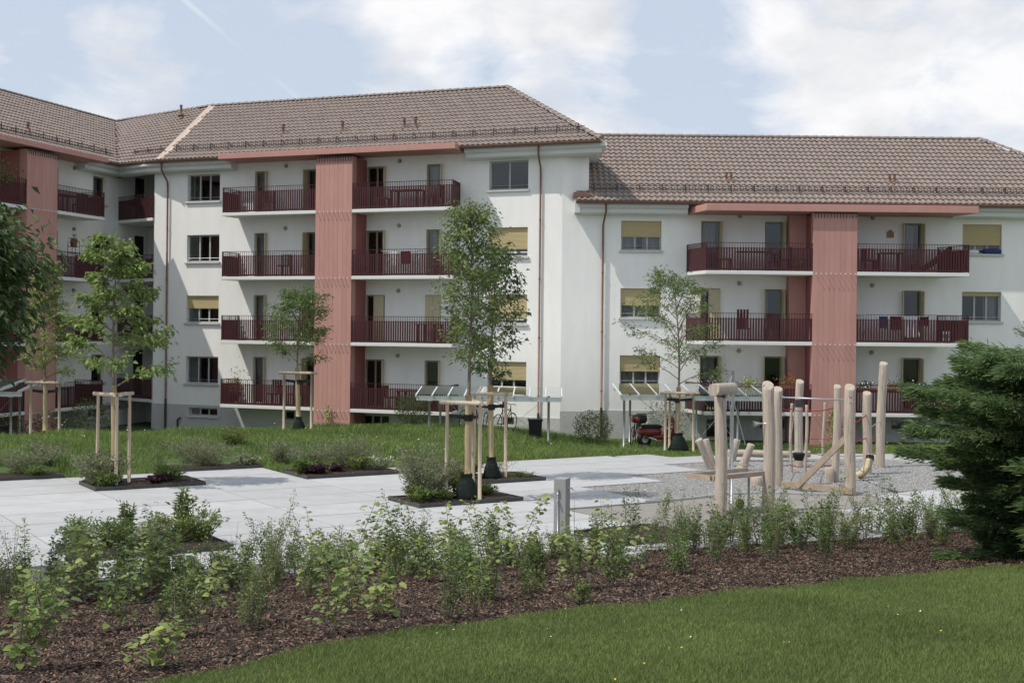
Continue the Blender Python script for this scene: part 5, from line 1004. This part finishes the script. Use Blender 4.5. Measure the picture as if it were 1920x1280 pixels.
def bicycle(label, x, y, z, rot, col, lean=.08):
    t = thing('bicycle', label, 'bicycle', (x, y, z), rot, 'bicycles parked under the shelters'); t.rotation_euler = (lean, 0, rot); R = .33
    for cx in (-.52, .52):
        pts = [(cx + R * math.cos(a), 0, R + R * math.sin(a)) for a in [k * math.pi / 12 for k in range(25)]]; wl = MB().tube(pts, .018, 6, False).build('wheel', 'rubber', t, True); sp = MB()
        for k in range(10): a = k * math.pi / 5; sp.tube([(cx, 0, R), (cx + R * math.cos(a), 0, R + R * math.sin(a))], .003, 4)
        tag(sp.build('spokes', 'steel', wl), kind='stuff')
    bb, st_, hd_ = (-.08, 0, .28), (-.20, 0, .78), (.36, 0, .80); mb = MB()
    for p, q in ((bb, st_), (bb, hd_), (st_, hd_), (bb, (-.52, 0, R)), (st_, (-.52, 0, R)), (hd_, (.52, 0, R)), (hd_, (.33, 0, .95)), (st_, (-.22, 0, .88))): mb.tube([p, q], .016, 7)
    mb.build('frame', col, t, True); bevel(MB().box(-.36, -.10, -.07, .07, .88, .93).build('saddle', 'rubber', t), .03, 2); MB().tube([(.22, -.28, .98), (.33, -.15, 1.0), (.35, 0, .97), (.33, .15, 1.0), (.22, .28, .98)], .013, 7).build('handlebar', 'iron', t, True)
    return t
bicycle('bicycle parked behind the steel post left of the red scooter', 4.35, 46.0, gz1(4.35, 46), rad(75), 'iron'); bicycle('dark bicycle behind the staked trees under the middle shelter', -.25, 46.2, gz1(-.25, 46.2), rad(60), 'dark'); bicycle('second bicycle under the middle shelter, with an orange flag beside it', -.85, 46.3, gz1(-.85, 46.3), rad(80), 'steel'); bicycle('leftmost bicycle under the middle shelter', -1.55, 46.4, gz1(-1.55, 46.4), rad(70), 'dark')
fg = thing('flag', 'small orange safety flag on a thin rod by the bicycles', 'flag', (-.32, 45.9, gz1(-.3, 45.9))); MB().tube([(0, 0, 0), (0, 0, 1.25)], .006, 5).build('rod', 'steel', fg); MB().add([(0, 0, 1.22), (.02, -.02, .92), (.2, -.03, .86), (.16, .02, 1.05)], [(0, 1, 2, 3)]).build('cloth', 'cloth_orange', fg)
def ell(mb, c, r, n=14, m=8, pw=1.0):
    vs = []; 
    for i in range(m + 1):
        ph = math.pi * i / m
        for k in range(n):
            t = 2 * math.pi * k / n; sx = lambda v: math.copysign(abs(v) ** pw, v); vs.append((c[0] + r[0] * sx(math.sin(ph)) * sx(math.cos(t)), c[1] + r[1] * sx(math.sin(ph)) * sx(math.sin(t)), c[2] + r[2] * sx(math.cos(ph))))
    return mb.add(vs, [(i * n + k, i * n + (k + 1) % n, (i + 1) * n + (k + 1) % n, (i + 1) * n + k) for i in range(m) for k in range(n)])
sc_ = thing('scooter', 'red and black motor scooter with top box under the right shelter', 'scooter', (5.22, 45.85, gz1(5.22, 45.85) - .04), rad(25))
for cx in (-.6, .62): wl = MB().tube([(cx, -.06, .27), (cx, -.05, .27), (cx, .05, .27), (cx, .06, .27)], [.20, .27, .27, .20], 20).build('wheel', 'rubber', sc_, True); MB().tube([(cx, -.065, .27), (cx, .065, .27)], .13, 14).build('rim', 'steel', wl, True)
ell(MB(), (-.38, 0, .52), (.48, .17, .17), pw=.8).build('tail_fairing', 'paint_red', sc_, True); ell(MB(), (-.30, 0, .70), (.42, .15, .085), pw=.8).build('seat', 'rubber', sc_, True); ell(MB(), (.02, 0, .33), (.42, .16, .10), pw=.6).build('footboard', 'paint_red', sc_, True)
ell(MB(), (.46, 0, .66), (.16, .22, .36), pw=.8).build('front_shield', 'paint_red', sc_, True); ell(MB(), (.60, 0, .42), (.26, .09, .16)).build('front_fender', 'paint_red', sc_, True); tb = ell(MB(), (-.80, 0, .98), (.24, .24, .16), pw=.6).build('top_box', 'rubber', sc_, True); ell(MB(), (-.89, 0, .96), (.17, .235, .125), pw=.6).build('reflector', 'paint_red', tb, True)
MB().tube([(.40, -.33, 1.02), (.46, -.1, 1.04), (.46, .1, 1.04), (.40, .33, 1.02)], .016, 8).build('handlebar', 'iron', sc_, True); MB().tube([(-.78, 0, .72), (-.80, 0, .86)], .05, 8).build('rack', 'iron', sc_); MB().tube([(-.25, -.2, .25), (-.72, -.22, .38)], [.04, .055], 10).build('exhaust', 'chrome', sc_, True)
for s in (-1, 1): MB().tube([(.42, s * .2, 1.03), (.46, s * .3, 1.18)], .007, 5).build('mirror_stalk', 'iron', sc_); ell(MB(), (.46, s * .31, 1.22), (.02, .07, .05)).build('mirror', 'dark', sc_, True)

# ---------------- things on the balconies
def onb(b, x, y, z): a = b.rotation_euler.z; return (b.location.x + math.cos(a) * x - math.sin(a) * y, b.location.y + math.sin(a) * x + math.cos(a) * y, z), a
def table(b, x, z, label, L=1.3, y=-.6, m='wood_dark'):
    p, a = onb(b, x, y, z); t = thing('balcony_table', label, 'table', p, a)
    for k in range(5): MB().box(-L / 2, L / 2, -.35 + .142 * k, -.35 + .142 * k + .125, .70, .725).build('plank', m, t)
    for sx in (-1, 1):
        for sy in (-1, 1): MB().box(sx * (L / 2 - .1) - .025, sx * (L / 2 - .1) + .025, sy * .28 - .025, sy * .28 + .025, 0, .70).build('leg', m, t)
def chair(b, x, z, label, y=-.6, rot=0, m='wood_dark', hb=.9):
    p, a = onb(b, x, y, z); t = thing('balcony_chair', label, 'chair', p, a + rot); MB().box(-.23, .23, -.22, .22, .42, .46).build('seat', m, t)
    for k in range(4): MB().box(-.21 + .115 * k, -.21 + .115 * k + .08, .20, .225, .46, hb).build('slat', m, t)
    for sx in (-.21, .21):
        for sy in (-.2, .2): MB().box(sx - .02, sx + .02, sy - .02, sy + .02, 0, .42).build('leg', m, t)
def pot(b, x, z, label, y=-.9, w=.5, h=.6, n=220, m='leaf_mid', fl=None, leaf=.08, box=False):
    p, a = onb(b, x, y, z); t = thing('potted_plant', label, 'plant', p, a)
    (MB().box(-w / 2, w / 2, -.09, .09, 0, .17) if box else MB().lathe([(.11, 0), (.15, .22), (.16, .24), (.13, .235)])).build('pot', 'terracotta', t, not box)
    rg = np.random.default_rng(int(abs(x) * 77 + z * 13)); P = np.stack([rg.normal(0, w * .28, n), rg.normal(0, .08 if box else w * .25, n), .2 + np.abs(rg.normal(0, h * .45, n))], 1); D = rg.normal(0, .7, (n, 3)); D[:, 2] += .5
    link('foliage', leaf_mesh('foliage', P, D, rg.normal(size=(n, 3)), leaf * rg.uniform(.6, 1.2, n), .5), m, t)
    if fl:
        V = []; F = []
        for c in P[:fl[1]]: k = len(V); V += [(c[0], c[1] - .02, c[2] + .02)] + [(c[0] + .026 * math.cos(s * 1.26), c[1] - .01 * s, c[2] + .026 * math.sin(s * 1.26)) for s in range(5)]; F += [(k, k + 1 + s, k + 1 + (s + 1) % 5) for s in range(5)]
        tag(link('blossoms', tri_mesh('blossoms', np.array(V), np.array(F)), fl[0], t), kind='stuff')
def towel(b, x0, x1, z0, z1, m, label, y=-.75):
    p, a = onb(b, 0, 0, 0); n = 14; mb = MB(); ph = x0 * 3
    for k in range(n): xa, xb = x0 + (x1 - x0) * k / n, x0 + (x1 - x0) * (k + 1) / n; ya, yb = y + .025 * math.sin(k * 1.1 + ph), y + .025 * math.sin((k + 1) * 1.1 + ph); mb.quad((xa, ya, z0 + .02 * math.sin(k)), (xb, yb, z0 + .02 * math.sin(k + 1)), (xb, y, z1), (xa, y, z1)); mb.quad((xa, ya + .03, z0 + .1), (xb, yb + .03, z0 + .1), (xb, y + .03, z1), (xa, y + .03, z1))
    o = mb.build('laundry', m, None, True); o.location = p; o.rotation_euler = (0, 0, a); tag(o, label, 'laundry', 'laundry on the drying racks')
def rack(b, x, z, label, L=1.6, y=-.75):
    p, a = onb(b, x, y, z); t = thing('drying_rack', label, 'drying rack', p, a); mb = MB()
    for k in range(6): mb.tube([(-L / 2, -.25 + .1 * k, .95), (L / 2, -.25 + .1 * k, .95)], .006, 5)
    for sx in (-1, 1): mb.tube([(sx * L / 2, -.25, .95), (sx * L / 2, .25, .95)], .01, 5); mb.tube([(sx * L * .4, -.3, 0), (sx * L * .4, .2, .95)], .011, 5); mb.tube([(sx * L * .4, .3, 0), (sx * L * .4, -.2, .95)], .011, 5)
    mb.build('frame', 'steel_white', t)
ZM = [z + .145 for z in lv]; ZRb = [z + .145 for z in lr]; ZL = [z + .145 for z in ll]
table(mid, 3.7, ZM[3], 'slatted table on the top balcony right of the middle pillar'); chair(mid, 2.6, ZM[3], 'chair at the left of the top middle balcony table', rot=rad(90)); chair(mid, 4.9, ZM[3], 'chair at the right of the top middle balcony table', rot=rad(-90)); chair(mid, -2.6, ZM[3], 'chair on the top balcony left of the middle pillar', rot=rad(10))
rack(mid, 3.6, ZM[2], 'drying rack on the third floor balcony right of the middle pillar'); towel(mid, 3.0, 3.35, ZM[2] + .4, ZM[2] + .97, 'cloth_white', 'small white towel on the third floor of the middle block'); towel(mid, 3.5, 3.9, ZM[2] + .45, ZM[2] + .97, 'cloth_red', 'red towel on the third floor of the middle block'); chair(mid, 5.0, ZM[2], 'chair at the right end of the third floor middle balcony', rot=rad(-60), m='wood_beam')
chair(mid, -1.8, ZM[2], 'chair on the third floor balcony left of the middle pillar'); table(mid, 4.7, ZM[1], 'small table on the second floor balcony near the tall tree', .9); table(mid, 4.2, ZM[0], 'dark table on the lowest balcony right of the middle pillar', 1.5); chair(mid, 3.0, ZM[0], 'chair on the lowest balcony right of the middle pillar', rot=rad(80))
pot(mid, -3.75, ZM[0] + .25, 'bushy flowering rose on the lowest middle balcony corner', w=.75, h=1.0, n=420, fl=('petal_red', 22), m='leaf_olive'); chair(mid, -2.2, ZM[0], 'red cushioned chair on the lowest middle balcony', m='cloth_red', hb=1.0); chair(mid, -1.2, ZM[0], 'dark chair beside the red one on the lowest middle balcony')
table(rgt, 7.0, ZRb[2], 'slatted table on the top balcony left of the right pillar', 1.3, -.8); chair(rgt, 5.9, ZRb[2], 'chair at the left of the top right-block table', -.8, rad(90)); chair(rgt, 8.1, ZRb[2], 'chair at the right of the top right-block table', -.8, rad(-90)); chair(rgt, 11.2, ZRb[2], 'red chair nearest the pillar on the top right balcony', -.8, 0, 'cloth_red'); table(rgt, 12.0, ZRb[2], 'dark table on the top balcony right of the right pillar', .9, -.8); pot(rgt, 12.7, ZRb[2], 'terracotta pot on the top right balcony floor', -1.3, .3, .25, 90)
pot(rgt, 8.5, ZRb[2], 'plant pot beside the right pillar on the top balcony', -1.3, .4, .45, 140)
o = MB().tube([(13.0, -1.2, ZRb[2] + .1), (13.6, -1.0, ZRb[2] + .45), (14.2, -.8, ZRb[2] + .95)], [.09, .12, .07], 10).build('folded_parasol', 'cloth_red', None, True); o.location = rgt.location; tag(o, 'folded dark red parasol leaning on the top right balcony', 'parasol')
chair(rgt, 6.6, ZRb[1], 'tall dark red armchair on the middle floor left of the right pillar', -1.0, 0, 'cloth_red', 1.15); chair(rgt, 7.7, ZRb[1], 'lower dark armchair beside the tall red one', -1.0, 0, 'wood_dark', 1.0)
rack(rgt, 12.0, ZRb[1], 'long drying rack full of laundry right of the right pillar', 2.4, -1.0)
for x0, x1, m, d, lab in ((10.95, 11.45, 'cloth_white', .55, 'white towel nearest the pillar on the drying rack'), (11.5, 11.8, 'cloth_blue', .45, 'blue cloth on the drying rack'), (11.9, 12.3, 'cloth_red', .5, 'dark red cloth on the drying rack'), (12.4, 12.9, 'cloth_white', .75, 'long white sheet hanging low on the drying rack'), (12.95, 13.3, 'cloth_red', .35, 'red striped cloth at the right of the drying rack')): towel(rgt, x0, x1, ZRb[1] + .95 - d, ZRb[1] + .96, m, lab, -1.15)
for q in range(2): o = MB().box(13.75 + q * .16, 13.85 + q * .16, -1.4, -1.25, ZRb[1], ZRb[1] + .42).build('carton', 'paint_white', None); o.location = rgt.location; tag(o, ('left', 'right')[q] + ' white carton at the end of the laundry balcony', 'carton')
pot(rgt, 5.6, ZRb[0] + .78, 'flower box with mauve blossoms at the left of the lowest right balcony', -1.45, .8, .35, 200, fl=('petal_mauve', 30), box=True); pot(rgt, 6.7, ZRb[0] + .78, 'flower box with yellowish plants on the lowest right balcony', -1.45, .8, .3, 200, 'leaf_lime', fl=('petal_yellow', 14), box=True); pot(rgt, 8.2, ZRb[0] + .82, 'flower box with red blossoms beside the right pillar', -1.45, .7, .3, 200, fl=('petal_red', 34), box=True)
for q, x in enumerate((11.0, 11.9, 12.9, 13.7)): pot(rgt, x, ZRb[0] + .72, ('first', 'second', 'third', 'fourth')[q] + ' flower box from the pillar on the lowest balcony behind the posts', -1.45, .7, .22, 160, 'leaf_dark', fl=('petal_red' if q % 2 else 'petal_white', 10), box=True)
bd_ = ell(MB(), (0, 0, 0), (.36, .13, .11), pw=.7); o = bd_.build('bedding', 'cloth_blue', None, True); o.location = (1.85 + 16.0, 48.46 + .02, hr[2] - 1.1 + .10); tag(o, 'blue bedding airing on the top right window sill', 'bedding'); o = ell(MB(), (0, 0, 0), (.22, .12, .08), pw=.7).build('bedding', 'cloth_white', None, True); o.location = (1.85 + 15.3, 48.46 + .02, hr[2] - 1.1 + .07); tag(o, 'white pillow airing on the top right window sill', 'bedding')
o = MB().add([(-.13, 0, -.13), (.13, 0, -.13), (.13, 0, .08), (0, 0, .17), (-.13, 0, .08), (-.13, -.03, -.13), (.13, -.03, -.13), (.13, -.03, .08), (0, -.03, .17), (-.13, -.03, .08)], [(5, 6, 7, 8, 9), (0, 1, 6, 5), (1, 2, 7, 6), (2, 3, 8, 7), (3, 4, 9, 8), (4, 0, 5, 9)]).build('wall_ornament', 'cardboard', None); o.location = (1.85 + 12.2, 48.46 - .004, 7.66); tag(o, 'small brown house-shaped ornament on the top right balcony wall', 'ornament')
sh = thing('plant_shelf', 'black metal plant shelf on the third floor of the left wing', 'shelf', onb(lft, 1.5, -.8, ZL[2])[0], lft.rotation_euler.z); mb = MB()
for z in (.55, 1.0, 1.25): mb.box(-.25, .25, -.12, .12, z, z + .02)
for sx in (-.25, .25): mb.tube([(sx, -.1, 0), (sx, -.1, 1.5)], .012, 5); mb.tube([(sx, .1, 0), (sx, .1, 1.5)], .012, 5)
mb.build('frame', 'iron', sh); pot(lft, 1.5, ZL[2] + 1.25, 'dark pot plant on the metal plant shelf', -.8, .3, .3, 120, 'leaf_dark')
pot(lft, -2.9, ZL[3] + .5, 'bright green plants on the top left wing balcony', -.9, .8, .9, 420, 'leaf_mid', leaf=.1); pot(lft, -3.6, ZL[3] + .5, 'second green plant at the left edge of the top balcony', -.9, .6, .8, 300, 'leaf_olive', leaf=.1)
table(lft, 1.2, ZL[3], 'dark table on the top left wing balcony'); chair(lft, 2.2, ZL[3], 'dark chair on the top left wing balcony', rot=rad(-80)); chair(lft, .3, ZL[2], 'dark chair on the third floor of the left wing', rot=rad(60)); table(lft, .6, ZL[0], 'dark table on the lowest left wing balcony')
pm = loc(mi, -17.285 + 1.1, 57.07 - .7); q = mid.matrix_world if False else None
pot(mid, (C1[0] + C2[0]) / 2, ZM[3] + .6, 'pink and white flowers on the top corner balcony', (C1[1] + C2[1]) / 2 + .2, .9, .3, 200, 'leaf_dark', fl=('petal_mauve', 16), box=True)
